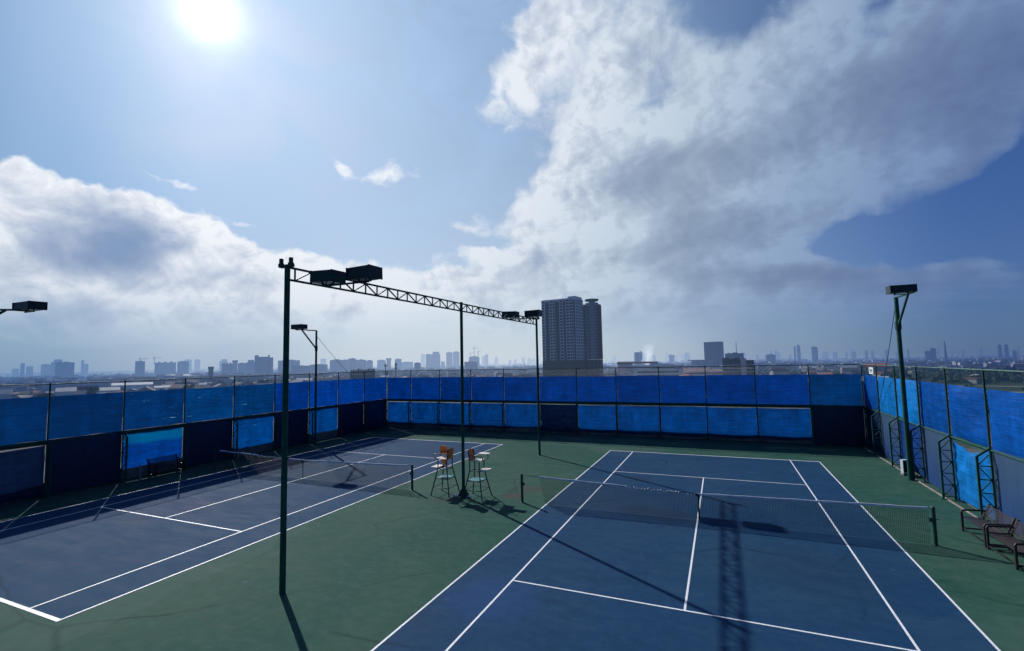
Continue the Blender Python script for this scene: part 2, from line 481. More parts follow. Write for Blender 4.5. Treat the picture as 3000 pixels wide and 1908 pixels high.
# airlight painted into the distant materials as glow, growing with distance from the courts
def make_haze_glow():
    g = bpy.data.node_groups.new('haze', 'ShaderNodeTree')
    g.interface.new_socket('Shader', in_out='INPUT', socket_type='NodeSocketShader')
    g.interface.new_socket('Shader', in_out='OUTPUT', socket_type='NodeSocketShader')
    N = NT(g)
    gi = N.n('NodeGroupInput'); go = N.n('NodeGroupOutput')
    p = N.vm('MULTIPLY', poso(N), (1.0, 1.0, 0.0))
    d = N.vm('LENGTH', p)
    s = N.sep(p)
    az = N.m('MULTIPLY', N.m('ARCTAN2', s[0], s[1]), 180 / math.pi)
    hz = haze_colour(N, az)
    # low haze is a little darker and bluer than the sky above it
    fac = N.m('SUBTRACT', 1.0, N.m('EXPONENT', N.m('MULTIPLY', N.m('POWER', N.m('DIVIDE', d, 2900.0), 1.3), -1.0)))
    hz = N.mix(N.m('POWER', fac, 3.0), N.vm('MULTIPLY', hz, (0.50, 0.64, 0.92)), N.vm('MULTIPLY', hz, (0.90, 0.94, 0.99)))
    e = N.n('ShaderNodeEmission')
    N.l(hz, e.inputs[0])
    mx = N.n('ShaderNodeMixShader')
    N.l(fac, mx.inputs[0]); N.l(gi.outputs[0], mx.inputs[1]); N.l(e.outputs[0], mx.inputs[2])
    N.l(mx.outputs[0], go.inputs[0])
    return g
HAZE_GROUP = make_haze_glow()
def add_haze_glow(N, shader):
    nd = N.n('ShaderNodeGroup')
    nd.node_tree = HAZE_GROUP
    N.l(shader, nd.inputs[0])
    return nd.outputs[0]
def city_mat(name, c, var=0.2, rough=0.8, windows=None, wcol=(0.03, 0.04, 0.06), spec=0.2):
    """distant wall: base colour with soft blotches; windows=(column pitch, floor height, width share, height share) draws openings"""
    m, N = new_mat(name)
    p = objco(N)
    n = N.noise(p, 0.07, 4, 0.6)
    cc = N.vm('SCALE', (*c,), scale=N.mr(n, 0.3, 0.7, 1 - var, 1 + var))
    if windows:
        pw, ph, fw, fh = windows
        s = N.sep(p)
        h = N.m('ADD', s[0], s[1])
        fx = N.m('FRACT', N.m('DIVIDE', N.m('ADD', h, 1000.0), pw))
        fz = N.m('FRACT', N.m('DIVIDE', s[2], ph))
        ok = N.m('MULTIPLY', N.m('LESS_THAN', fx, fw), N.m('LESS_THAN', fz, fh))
        nz = N.sep(N.n('ShaderNodeNewGeometry').outputs['Normal'])
        ok = N.m('MULTIPLY', ok, N.m('LESS_THAN', N.m('ABSOLUTE', nz[2]), 0.5))
        cc = N.mix(N.m('MULTIPLY', ok, 0.85), cc, wcol)
    finish(N, add_haze_glow(N, principled(N, cc, rough, spec)))
    return m

# ------------------------------------------------------------------ the roof deck with its two courts
def spot(N, p, x, y, r):
    d = N.vm('DISTANCE', p, (x, y, 0.0))
    return N.mr(d, r * 0.2, r, 1.0, 0.0, True)
def floor_material(name, base, alt, dusty, stains, streak, k=1.0):
    m, N = new_mat(name)
    p = N.vm('MULTIPLY', poso(N), (1.0, 1.0, 0.0))
    w = N.vm('SCALE', N.vm('SUBTRACT', N.noise(p, 0.35, 3, 0.5, out='Color'), (0.5, 0.5, 0.5)), scale=1.3)
    pw = N.vm('ADD', p, w)
    st = N.noise(N.mapping(pw, rot=(0, 0, R(8)), scale=(0.42, 1.5, 1)), 1.5, 9, 0.70)     # squeegee marks
    bl = N.noise(p, 0.22, 5, 0.55, 0.5)                                                     # faded areas
    fi = N.noise(p, 3.2, 9, 0.74)
    gr = N.noise(p, 120.0, 3, 0.6)
    c = N.mix(N.mr(bl, 0.36, 0.66, smooth=True), base, alt)
    c = N.mix(N.m('MULTIPLY', N.mr(st, 0.48, 0.72, smooth=True), streak), c, dusty)
    c = N.mix(N.m('MULTIPLY', N.mr(st, 0.50, 0.28, smooth=True), streak * 0.9), c, tuple(x * 0.55 for x in base))
    c = N.mix(N.mr(fi, 0.50, 0.75, 0.0, 0.55), c, dusty)
    c = N.mix(N.mr(fi, 0.48, 0.30, 0.0, 0.45), c, tuple(x * 0.6 for x in base))
    c = N.mix(N.mr(gr, 0.35, 0.7, 0.0, 0.22), c, tuple(x * 0.6 for x in base))
    # hairline cracks and faint repair patches
    vo = N.n('ShaderNodeTexVoronoi', feature='DISTANCE_TO_EDGE'); N.l(N.vm('ADD', p, N.vm('SCALE', w, scale=0.5)), vo.inputs['Vector']); vo.inputs['Scale'].default_value = 0.16
    c = N.mix(N.m('MULTIPLY', N.mr(vo.outputs['Distance'], 0.0, 0.010, 1.0, 0.0), N.mr(bl, 0.45, 0.6, 0.0, 0.55)), c, tuple(x * 0.35 for x in base))
    vp = N.n('ShaderNodeTexVoronoi', distance='CHEBYCHEV'); N.l(p, vp.inputs['Vector']); vp.inputs['Scale'].default_value = 0.13
    c = N.mix(N.m('MULTIPLY', N.mr(N.sep(vp.outputs['Color'])[0], 0.86, 0.87), 0.22), c, dusty)
    bm = N.n('ShaderNodeTexVoronoi'); N.l(p, bm.inputs['Vector']); bm.inputs['Scale'].default_value = 0.9
    c = N.mix(N.m('MULTIPLY', N.mr(bm.outputs['Distance'], 0.045, 0.075, 1.0, 0.0), N.mr(N.sep(bm.outputs['Color'])[1], 0.55, 0.6, 0.0, 0.22)), c, tuple(min(1, x * 1.9) for x in dusty))
    # little scuffs
    sc_ = N.noise(N.mapping(p, rot=(0, 0, R(-25)), scale=(1, 4, 1)), 3.3, 4, 0.5)
    c = N.mix(N.m('MULTIPLY', N.mr(sc_, 0.71, 0.76), 0.3), c, tuple(min(1, x * 2.2) for x in dusty))
    for (x, y, r, col_, a) in stains:
        f = N.m('MULTIPLY', spot(N, N.vm('ADD', p, N.vm('SCALE', w, scale=0.25)), x, y, r), a)
        f = N.m('MULTIPLY', f, N.mr(fi, 0.3, 0.6, 0.5, 1.0))
        c = N.mix(f, c, col_)
    rg = N.mr(st, 0.3, 0.7, 0.62, 0.78)
    finish(N, principled(N, c, N.m('ADD', rg, 0.10), 0.04, 0.0, bump(N, gr, 0.10, 0.002)))
    return m
rb = (0.075, 0.056, 0.052)
M_GREEN = floor_material('green_acrylic', (0.024, 0.084, 0.064), (0.041, 0.096, 0.070), (0.080, 0.136, 0.124),
                         [(-7.05, 0.75, 0.75, rb, 0.75), (-6.85, 1.9, 0.9, rb, 0.6), (-9.6, -0.9, 0.7, (0.05, 0.06, 0.06), 0.6)], 0.50)
dk = (0.020, 0.028, 0.050)
M_BLUE = floor_material('blue_acrylic', (0.0125, 0.051, 0.120), (0.019, 0.060, 0.120), (0.034, 0.078, 0.138),
                        [(-2.1, 0.42, 1.0, dk, 0.6), (-0.9, 0.2, 1.1, dk, 0.5), (-2.7, 5.3, 0.8, dk, 0.5), 
                         (-16.0, 1.0, 2.5, dk, 0.25), (-4.2, -7.4, 1.6, (0.03, 0.07, 0.20), 0.5), (3.0, -3.0, 2.5, dk, 0.25), (-19, -5, 3.0, (0.05, 0.06, 0.12), 0.4)], 0.50)
def line_material():
    m, N = new_mat('line_paint')
    p = poso(N)
    n = N.noise(p, 9.0, 6, 0.7)
    n2 = N.noise(p, 34.0, 4, 0.65)
    c = N.mix(N.mr(n, 0.5, 0.75, 0.0, 0.6), (0.80, 0.81, 0.83), (0.50, 0.54, 0.60))
    c = N.mix(N.mr(n2, 0.52, 0.70, 0.0, 0.6), c, (0.22, 0.28, 0.36))
    finish(N, principled(N, c, 0.55, 0.4))
    return m
M_LINE = line_material()

FX0, FX1, FY = -26.75, 8.85, 17.6       # fence lines: left, right, far
b = MB(); b.box(-27.6, 9.7, -27.0, 18.4, -0.35, 0.0)
tag(b.build('court_deck', M_GREEN), 'green painted rooftop deck around the two courts', 'floor', kind='structure')
HW, SW, HL, SL = 5.485, 4.115, 11.885, 6.40
LX, LY = -18.2, 0.08
def court(cx, cy, side):
    b = MB(); b.add([(cx - HW, cy - HL, 0.004), (cx + HW, cy - HL, 0.004), (cx + HW, cy + HL, 0.004), (cx - HW, cy + HL, 0.004)], [(0, 1, 2, 3)])
    tag(b.build('court_surface', M_BLUE), f'blue painted playing surface of the {side} court', 'court', kind='structure')
    b = MB(); z = 0.008; w = 0.05
    def rc(x0, x1, y0, y1):
        b.add([(cx + x0, cy + y0, z), (cx + x1, cy + y0, z), (cx + x1, cy + y1, z), (cx + x0, cy + y1, z)], [(0, 1, 2, 3)])
    rc(-HW, -HW + w, -HL, HL); rc(HW - w, HW, -HL, HL)
    rc(-HW + w, HW - w, -HL, -HL + 0.10); rc(-HW + w, HW - w, HL - 0.08, HL)
    rc(-SW - w / 2, -SW + w / 2, -HL + 0.10, HL - 0.08); rc(SW - w / 2, SW + w / 2, -HL + 0.10, HL - 0.08)
    rc(-SW + w / 2, SW - w / 2, SL - w, SL); rc(-SW + w / 2, SW - w / 2, -SL, -SL + w)
    rc(-w / 2, w / 2, -SL + w, SL - w)
    tag(b.build('court_lines', M_LINE), f'white painted lines of the {side} court', 'court lines', kind='structure')
court(0, 0, 'right'); court(LX, LY, 'left')

# ------------------------------------------------------------------ fences, tarpaulins
from mathutils import noise as mnoise
M_STEEL = painted('green_steel_paint', (0.012, 0.078, 0.056), 0.62, 0.35, 5.0, rust=(0.03, 0.022, 0.014), spec=0.22)
M_RAIL = painted('worn_green_rail', (0.06, 0.14, 0.11), 0.4, 0.35, 3.0, rust=(0.16, 0.15, 0.12), spec=0.5)
M_WIRE = painted('green_wire', (0.02, 0.10, 0.075), 0.5, 0.1, 3.0)
M_ROPE = None
def rope_mat():
    m, N = new_mat('white_rope')
    d = N.n('ShaderNodeBsdfDiffuse'); d.inputs[0].default_value = (0.75, 0.78, 0.75, 1)
    t = N.n('ShaderNodeBsdfTranslucent'); t.inputs[0].default_value = (0.8, 0.85, 0.8, 1)
    a = N.n('ShaderNodeMixShader'); a.inputs[0].default_value = 0.5
    N.l(d.outputs[0], a.inputs[1]); N.l(t.outputs[0], a.inputs[2])
    finish(N, a.outputs[0])
    return m
M_ROPE = rope_mat()

def tarp_material(name, front, through, tw, glints=0.0, gloss=0.06, band=None, rough=0.35, streak=0.5):
    """woven plastic sheet: reflects 'front', lets 'through' shine when the sun is behind"""
    m, N = new_mat(name)
    p = objco(N)                 # x along the sheet, z up
    s = N.sep(p)
    info = N.n('ShaderNodeObjectInfo')
    ofs = N.m('MULTIPLY', info.outputs['Random'], 37.0)
    q = N.comb(N.m('ADD', s[0], ofs), s[1], s[2])
    st = N.noise(N.mapping(q, scale=(0.5, 1, 9.0)), 1.6, 6, 0.6)          # creases along the sheet
    fine = N.noise(N.mapping(q, scale=(1.2, 1, 26.0)), 2.0, 4, 0.6)
    bl = N.noise(q, 0.8, 4, 0.55)
    k = N.m('MULTIPLY', N.mr(st, 0.25, 0.75, 1 - streak, 1 + streak), N.mr(bl, 0.3, 0.7, 0.82, 1.18))
    k = N.m('MULTIPLY', k, N.mr(fine, 0.3, 0.7, 0.85, 1.15))
    # stitched seams every ~0.4 m
    sm = N.m('FRACT', N.m('DIVIDE', N.m('ADD', s[2], N.m('MULTIPLY', N.m('SUBTRACT', bl, 0.5), 0.06)), 0.41))
    k = N.m('MULTIPLY', k, N.mr(sm, 0.0, 0.05, 0.62, 1.0))
    k = N.m('MULTIPLY', k, N.mr(info.outputs['Random'], 0.0, 1.0, 0.82, 1.15))
    # soft hanging folds and grime running down
    fd = N.noise(N.mapping(q, scale=(2.2, 1, 0.45)), 1.3, 5, 0.6, 0.5)
    k = N.m('MULTIPLY', k, N.mr(fd, 0.3, 0.7, 0.78, 1.2))
    cr = N.noise(N.mapping(q, rot=(0, R(35), 0), scale=(0.6, 1, 5.0)), 1.5, 5, 0.6, 0.8)
    k = N.m('MULTIPLY', k, N.m('ADD', 1.0, N.m('MULTIPLY', N.mr(N.m('ABSOLUTE', N.m('SUBTRACT', cr, 0.5)), 0.0, 0.03, 1.0, 0.0), 0.35)))
    cf = N.vm('SCALE', front, scale=k)
    ct = N.vm('SCALE', through, scale=k)
    if band:
        zz, hh, bc = band
        zw = N.m('ADD', s[2], N.m('MULTIPLY', N.m('SUBTRACT', bl, 0.5), 0.25))
        f = N.m('MULTIPLY', N.mr(zw, zz - 0.06, zz + 0.12), N.mr(zw, zz + hh, zz + hh - 0.08))
        f = N.m('MULTIPLY', f, N.mr(bl, 0.3, 0.55, 0.55, 1.0))
        ct = N.mix(f, ct, bc); cf = N.mix(f, cf, bc)
    if glints:
        g = N.noise(N.mapping(q, scale=(0.8, 1, 5.0)), 1.1, 5, 0.6, 0.6)
        f = N.m('MULTIPLY', N.mr(g, 0.66, 0.72), glints)
        ct = N.mix(f, ct, (0.30, 0.85, 0.9))
    d = N.n('ShaderNodeBsdfDiffuse'); N.l(cf, d.inputs[0])
    t = N.n('ShaderNodeBsdfTranslucent'); N.l(ct, t.inputs[0])
    a = N.n('ShaderNodeMixShader'); a.inputs[0].default_value = tw
    N.l(d.outputs[0], a.inputs[1]); N.l(t.outputs[0], a.inputs[2])
    g = N.n('ShaderNodeBsdfGlossy'); g.inputs['Roughness'].default_value = rough; g.inputs[0].default_value = (0.8, 0.9, 1, 1)
    h = N.m('ADD', N.m('ADD', N.m('MULTIPLY', st, 0.6), N.m('MULTIPLY', bl, 0.8)), N.m('MULTIPLY', fd, 0.9))
    nb = bump(N, h, 0.5, 0.05)
    N.l(nb, g.inputs['Normal']); N.l(nb, d.inputs['Normal'])
    mx = N.n('ShaderNodeMixShader'); mx.inputs[0].default_value = gloss
    N.l(a.outputs[0], mx.inputs[1]); N.l(g.outputs[0], mx.inputs[2])
    finish(N, mx.outputs[0])
    return m
T_DEEP = tarp_material('deep_blue_sheet', (0.003, 0.026, 0.135), (0.000, 0.049, 0.320), 0.62)
T_MID = tarp_material('mid_blue_sheet', (0.005, 0.04, 0.14), (0.001, 0.060, 0.25), 0.62, gloss=0.05)
T_LOW = tarp_material('bright_blue_sheet', (0.004, 0.044, 0.17), (0.001, 0.074, 0.33), 0.66, gloss=0.05, streak=0.35)
T_LEFT = tarp_material('weathered_blue_sheet', (0.004, 0.032, 0.125), (0.000, 0.034, 0.145), 0.62, gloss=0.05)
T_LEFTG = tarp_material('worn_blue_sheet_with_thin_spots', (0.004, 0.036, 0.14), (0.000, 0.040, 0.17), 0.62, glints=0.85, gloss=0.05)
T_TEAL = tarp_material('faded_blue_sheet', (0.005, 0.042, 0.16), (0.000, 0.054, 0.21), 0.66, glints=0.35, gloss=0.05)
T_BAND = tarp_material('blue_sheet_with_pale_band', (0.005, 0.05, 0.22), (0.0, 0.060, 0.36), 0.66, gloss=0.05, band=(1.70, 0.60, (0.0, 0.15, 0.36)))
T_LBR = tarp_material('vivid_blue_sheet', (0.004, 0.045, 0.17), (0.0, 0.062, 0.27), 0.66, gloss=0.05, glints=0.25)
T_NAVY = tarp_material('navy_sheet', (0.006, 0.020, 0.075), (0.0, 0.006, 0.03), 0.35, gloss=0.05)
T_TORN = tarp_material('navy_torn_sheet', (0.006, 0.022, 0.08), (0.004, 0.012, 0.045), 0.4, glints=0.18, gloss=0.05)
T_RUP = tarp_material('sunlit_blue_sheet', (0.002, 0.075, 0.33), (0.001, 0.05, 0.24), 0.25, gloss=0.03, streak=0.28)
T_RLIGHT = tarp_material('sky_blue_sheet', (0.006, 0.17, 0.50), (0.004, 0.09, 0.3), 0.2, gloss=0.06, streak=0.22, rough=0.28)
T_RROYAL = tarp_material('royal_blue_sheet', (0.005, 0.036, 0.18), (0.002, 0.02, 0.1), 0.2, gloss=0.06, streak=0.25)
def board_material(name, c, c2):
    m, N = new_mat(name)
    p = objco(N); s = N.sep(p)
    n = N.noise(N.mapping(p, scale=(3.0, 1, 0.5)), 1.4, 6, 0.62)
    n2 = N.noise(p, 14.0, 4, 0.6)
    c_ = N.mix(N.mr(s[2], 0.3, 2.3), c2, c)  # sky reflection painted into the colour, paler towards the top
    c_ = N.vm('SCALE', c_, scale=N.m('MULTIPLY', N.mr(n, 0.25, 0.75, 0.82, 1.18), N.mr(n2, 0.3, 0.7, 0.94, 1.06)))
    finish(N, principled(N, c_, 0.45, 0.35, 0.0, bump(N, n, 0.1, 0.02)))
    return m
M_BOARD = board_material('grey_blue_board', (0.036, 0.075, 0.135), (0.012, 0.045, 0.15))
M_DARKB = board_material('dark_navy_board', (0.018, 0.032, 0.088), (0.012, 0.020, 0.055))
M_CONC = painted('grimy_concrete', (0.24, 0.20, 0.185), 0.85, 0.4, 2.0, rust=(0.10, 0.085, 0.08), spec=0.2)

def sheet(L, z0, z1, seed, bulge=0.05, sag=0.0, lift=0.0, hang=0.0, nu=26, nv=18, ripple=1.0):
    """local sheet: x along the bay, z up, bulges towards -y (the court)"""
    b = MB()
    def fn(u, v):
        zt = z1 - sag * 4 * u * (1 - u) - sag * 0.25 * abs(math.sin(u * 9.4))
        zb = z0 + lift * math.sin(math.pi * u) + 0.03 * mnoise.noise((u * 4 + seed, 0.3, 0)) - hang * u
        z = zb + (zt - zb) * v
        e = math.sin(math.pi * u) ** 0.6 * math.sin(math.pi * v) ** 0.6
        y = -bulge * e * (0.6 + 0.8 * mnoise.noise((u * 1.7 + seed * 3.1, v * 1.5, 0.5)))
        y += ripple * 0.016 * mnoise.noise((u * 5 + seed, v * 9, 2.0)) + ripple * 0.010 * mnoise.noise((u * 3, v * 22 + seed, 5.0))
        if sag:
            y -= 0.05 * mnoise.noise((u * 7 + seed, v * 2.5, 1.2)) * v
        x = L * u + 0.012 * mnoise.noise((seed, v * 6, u * 3.0))
        return (x, y, z)
    b.grid(fn, nu, nv)
    return b, fn

ORD = ['first', 'second', 'third', 'fourth', 'fifth', 'sixth', 'seventh', 'eighth', 'ninth', 'tenth', 'eleventh', 'twelfth']
fence_mesh_cache = {}
def fence(side, label, base, rotz, stations, z_top=4.95, braces=True, rail_mat=None, foot=0.36):
    """base/rotz place local x along the fence, local -y towards the court; stations are post positions along x"""
    t = thing('court_fence', label, 'fence', base, rotz)
    if 'post' not in fence_mesh_cache:
        b = MB(); b.tube([(0, 0, 0), (0, 0, z_top)], 0.034, 8)
        b.tube([(0, 0, z_top), (0, 0, z_top + 0.05)], [0.042, 0.02], 8)
        fence_mesh_cache['post'] = b.mesh('post', M_STEEL, False)
        b = MB(); o = -foot
        b.bar((0, o, 0.0), (0, o, 2.15), 0.065, 0.065, (1, 0, 0))
        b.bar((0, o, 2.14), (0, -0.03, 2.40), 0.055, 0.055, (1, 0, 0))
        zs = [0.12, 0.55, 0.98, 1.41, 1.84]
        for i, z in enumerate(zs):
            b.bar((0, o, z), (0, -0.03, z), 0.032)
            if i < 4:
                if i % 2 == 0:
                    b.bar((0, o, z), (0, -0.03, zs[i + 1]), 0.028)
                else:
                    b.bar((0, -0.03, z), (0, o, zs[i + 1]), 0.028)
        b.bar((0, o, 1.84), (0, -0.05, 2.22), 0.028)
        b.box(-0.12, 0.12, o - 0.13, o + 0.08, 0.0, 0.012)
        fence_mesh_cache['brace'] = b.mesh('brace', M_STEEL)
    for x in stations:
        inst(fence_mesh_cache['post'], 'post', t, (x, 0, 0))
        if braces:
            inst(fence_mesh_cache['brace'], 'brace', t, (x, 0, 0))
    a0, a1 = stations[0], stations[-1]
    b = MB(); b.tube([(a0 + (a1 - a0) * k / 40, 0.012 * mnoise.noise((k * 0.9, 3, 1)), z_top + 0.015 * mnoise.noise((k * 0.7, 1, 2))) for k in range(41)], 0.024, 8)
    b.build('top_rail', rail_mat or M_STEEL, t)
    b = MB(); b.tube([(a0, 0.0, 2.36), (a1, 0.0, 2.36)], 0.024, 8)
    b.add([(a0, .05, 2.25), (a1, .05, 2.25), (a1, .05, 2.46), (a0, .05, 2.46), (a0, .054, 2.25), (a1, .054, 2.25), (a1, .054, 2.46), (a0, .054, 2.46)], [(0, 1, 2, 3), (7, 6, 5, 4), (0, 4, 5, 1), (3, 2, 6, 7)])
    b.build('middle_rail', M_STEEL, t)
    # chain link: two families of slanting wires
    b = MB(); z0, z1 = 0.1, z_top - 0.02; H = z1 - z0; pitch = 0.085; r = 0.0028
    for fam in (1, -1):
        k0 = int((a0 - H) / pitch); k1 = int((a1 + H) / pitch)
        for k in range(k0, k1 + 1):
            xa = k * pitch if fam > 0 else k * pitch + H
            xs, xe = xa, xa + fam * H
            lo, hi = 0.0, 1.0
            for bound, sgn in ((a0, 1), (a1, -1)):
                d = xe - xs
                tt = (bound - xs) / d
                if (d > 0) == (sgn > 0):
                    lo = max(lo, tt)
                else:
                    hi = min(hi, tt)
            if hi - lo > 0.01:
                p0 = (xs + (xe - xs) * lo, 0.06 + 0.004 * fam, z0 + H * lo); p1 = (xs + (xe - xs) * hi, 0.06 + 0.004 * fam, z0 + H * hi)
                b.tube([p0, p1], r, 3, False)
    b.build('chain_link_mesh', M_WIRE, t)
    return t

# three runs. local x: far run goes from left corner to right corner, left run from far corner towards the viewer, right run likewise
SF = [0.0, 2.58, 5.55, 8.57, 11.58, 14.60, 17.64, 20.63, 23.66, 26.72, 29.75, 32.80, 35.60]
SS = [0.0, 3.03, 6.02, 8.95, 11.92, 14.88, 17.87, 20.86, 23.83, 26.83, 29.83, 32.83, 35.83, 38.83]
far_fence = fence('far', 'long green chain-link fence with blue sheets across the far end of the courts', (FX0, FY, 0), 0.0, SF)
left_fence = fence('left', 'green chain-link fence along the left side, its sheets lit from behind', (FX0, FY, 0), R(90), [-q for q in reversed(SS[:12])])
right_fence = fence('right', 'green chain-link fence along the right side, its sheets lit by the sun', (FX1, FY, 0), R(-90), SS[:10], rail_mat=M_RAIL)
# the side runs share the corner posts of the far run
for t in (left_fence, right_fence):
    for ch in list(t.children):
        if ch.name.split('.')[0] in ('post', 'brace') and abs(ch.location.x) < 0.01:
            bpy.data.objects.remove(ch)

def put_sheet(side, i, row, mat, label, z0, z1, seed, gap=0.05, group=None, hem=None, name='tarpaulin', cat='tarpaulin', flat=False, **kw):
    S = SF if side == 'far' else SS
    a, c = S[i] + gap, S[i + 1] - gap
    L = c - a
    y = 0.036
    if side == 'far':
        base, rz = (FX0 + a, FY + y, 0), 0.0
    elif side == 'left':
        base, rz = (FX0 - y, FY - c, 0), R(90)
    else:
        base, rz = (FX1 + y, FY - a, 0), R(-90)
    if flat:
        b = MB(); b.bevbox(0, L, -0.006, 0.018, z0, z1, 0.004)
    else:
        b, fn = sheet(L, z0, z1, seed, **kw)
    if hem is None:
        o = b.build(name, mat, None, not flat, base, rz)
        return tag(o, label, cat, group)
    t = thing(name, label, cat, base, rz, group)
    b.build('sheet', mat, t, True)
    b = MB()
    pts = []
    for k in range(17):
        u = k / 16
        v = (hem - z0) / (z1 - z0)
        q = fn(u, v)
        pts.append((q[0], q[1] - 0.012, q[2]))
    b.tube(pts, 0.009, 4)
    b.build('hem_rope', M_ROPE, t)
    return t

rnd = random.Random(3)
G_FU, G_FL = 'blue sheets in the upper row of the far fence', 'blue sheets in the lower row of the far fence'
for i in range(12):
    mat = T_MID if i == 11 else T_DEEP
    lab = ('lighter blue upper sheet at the right end of the far fence' if i == 11 else
           f'deep blue upper sheet on the far fence, {ORD[i]} bay from its left corner')
    put_sheet('far', i, 'upper', mat, lab, 2.44 + rnd.uniform(-.02, .02), 4.34 + rnd.uniform(-.02, .02), i * 1.7 + 1, 0.036, G_FU, bulge=0.05, nu=18)
    if i == 11:
        put_sheet('far', i, 'lower', M_DARKB, 'black-navy solid panel in the lower right end bay of the far fence', 0.03, 2.40, 1, 0.036, None, name='panel', cat='panel', flat=True)
    elif i == 5:
        put_sheet('far', i, 'lower', T_NAVY, 'dull navy lower sheet on the far fence behind the far gantry pole', 0.12, 2.22, i, 0.036, G_FL, bulge=0.05, sag=0.03, ripple=1.5)
    else:
        put_sheet('far', i, 'lower', T_LOW, f'bright blue lower sheet on the far fence, {ORD[i]} bay from its left corner', 0.24 + rnd.uniform(-.04, .06), 2.21, i * 2.3 + 7,
                  0.036, G_FL, hem=0.66, bulge=0.09, sag=rnd.uniform(.01, .05), lift=rnd.choice((0.0, -0.06, 0.05)), ripple=1.6)
G_LU, G_LL = 'blue sheets in the upper row of the left fence', 'blue sheets in the lower row of the left fence'
up = [T_DEEP, T_DEEP, T_DEEP, T_DEEP, T_TEAL, T_TEAL, T_LEFTG, T_LEFT, T_LEFT]
for i in range(9):
    look = {T_DEEP: 'deep blue', T_TEAL: 'faded lighter blue', T_LEFTG: 'weathered blue, bright-spotted', T_LEFT: 'weathered blue'}[up[i]]
    put_sheet('left', i, 'upper', up[i], f'{look} upper sheet on the left fence, {ORD[i]} bay from the far corner', 2.47, 4.38 + rnd.uniform(-.02, .02), i * 1.3 + 30, 0.038, G_LU, bulge=0.05)
low = {2: (T_LBR, 'vivid blue lower sheet on the left fence, third bay from the far corner'),
       4: (T_LBR, 'vivid blue lower sheet on the left fence, fifth bay from the far corner'),
       6: (T_BAND, 'blue lower sheet with pale cyan top band, on left fence above the dark bench'),
       8: (T_TORN, 'navy lower sheet with torn speckled top edge, nearest on the left fence')}
for i in range(9):
    if i in low:
        put_sheet('left', i, 'lower', low[i][0], low[i][1], 0.02 if i == 8 else 0.52 if i != 4 else 0.42, 2.24 if i == 8 else 2.34, i + 50, 0.045, G_LL, hem=None if i == 8 else 0.72,
                  bulge=0.06, sag=0.05 if i == 8 else 0.015, ripple=1.5, lift=0.04)
    else:
        put_sheet('left', i, 'lower', M_DARKB, f'black-navy solid panel low on the left fence, {ORD[i]} bay from the far corner', 0.03, 2.45, 1, 0.038, 'solid dark panels on the left fence', name='panel', cat='panel', flat=True)
G_RU = 'blue sheets in the upper row of the right fence'
rup = [T_RUP, T_RLIGHT, T_RLIGHT, T_RUP, T_RUP, T_RUP, T_RUP, T_RUP]
rll = ['half-shaded blue upper sheet at the far corner of the right fence', 'light blue upper sheet on right fence, second from the far corner',
       'light blue upper sheet with loose shiny lower edge behind the right mast', 'smooth blue upper sheet on right fence, just right of the mast',
       'blue upper sheet on right fence above the torn sagging sheet', 'blue upper sheet at the right edge of the photo above the benches']
for i in range(6):
    kw = dict(bulge=0.16, lift=-0.05, ripple=2.0, hang=0.18) if i == 2 else dict(bulge=0.13 if i == 4 else 0.06, ripple=1.6 if i == 4 else 1.0)
    put_sheet('right', i, 'upper', rup[i], rll[i], 2.42 if i != 2 else 2.52, 4.33, i * 1.9 + 80, 0.06, G_RU, **kw)
put_sheet('right', 0, 'lower', T_NAVY, 'shaded navy lower sheet at the far corner of the right fence', 0.04, 2.38, 91, 0.05, None, bulge=0.04)
put_sheet('right', 2, 'lower', T_RROYAL, 'royal blue lower sheet on right fence behind the mast', 0.16, 2.30, 93, 0.05, None, bulge=0.07, ripple=1.4)
put_sheet('right', 4, 'lower', T_RLIGHT, 'torn light blue sheet sagging open at its top on the right fence', 0.10, 2.40, 95, 0.05, None, bulge=0.18, sag=0.30, ripple=3.2, lift=0.06)
for i, w in ((1, 'second from the far corner'), (3, 'fourth from the far corner, left of torn sheet'), (5, 'behind the slatted benches')):
    put_sheet('right', i, 'lower', M_BOARD, f'grey-blue solid panel on right fence, {w}', 0.06, 2.41, 1, 0.05, 'grey-blue panels on the right fence', name='panel', cat='panel', flat=True)

# low concrete parapets the fences stand in front of
def wall(name, label, x0, x1, y0, y1, h):
    b = MB(); n = 24
    b.bevbox(x0, x1, y0, y1, -0.01, h, 0.015)
    tag(b.build(name, M_CONC), label, 'wall')
wall('parapet_wall', 'low pale concrete parapet under the far fence', FX0 - 0.4, FX1 + 0.4, FY + 0.16, FY + 0.36, 0.60)
wall('parapet_wall', 'low concrete parapet under the left fence', FX0 - 0.36, FX0 - 0.16, -26.0, FY + 0.155, 0.60)
wall('parapet_wall', 'low concrete parapet under the right fence', FX1 + 0.16, FX1 + 0.36, -26.0, FY + 0.155, 0.34)
def edging(label, x0, x1, y0, y1):
    b = MB(); b.bevbox(x0, x1, y0, y1, -0.01, 0.045, 0.012)
    tag(b.build('kerb_strip', M_CONC), label, 'kerb', kind='structure')
edging('narrow concrete kerb strip along the right fence', FX1 - 0.285, FX1 - 0.225, -26.0, FY - 0.5)

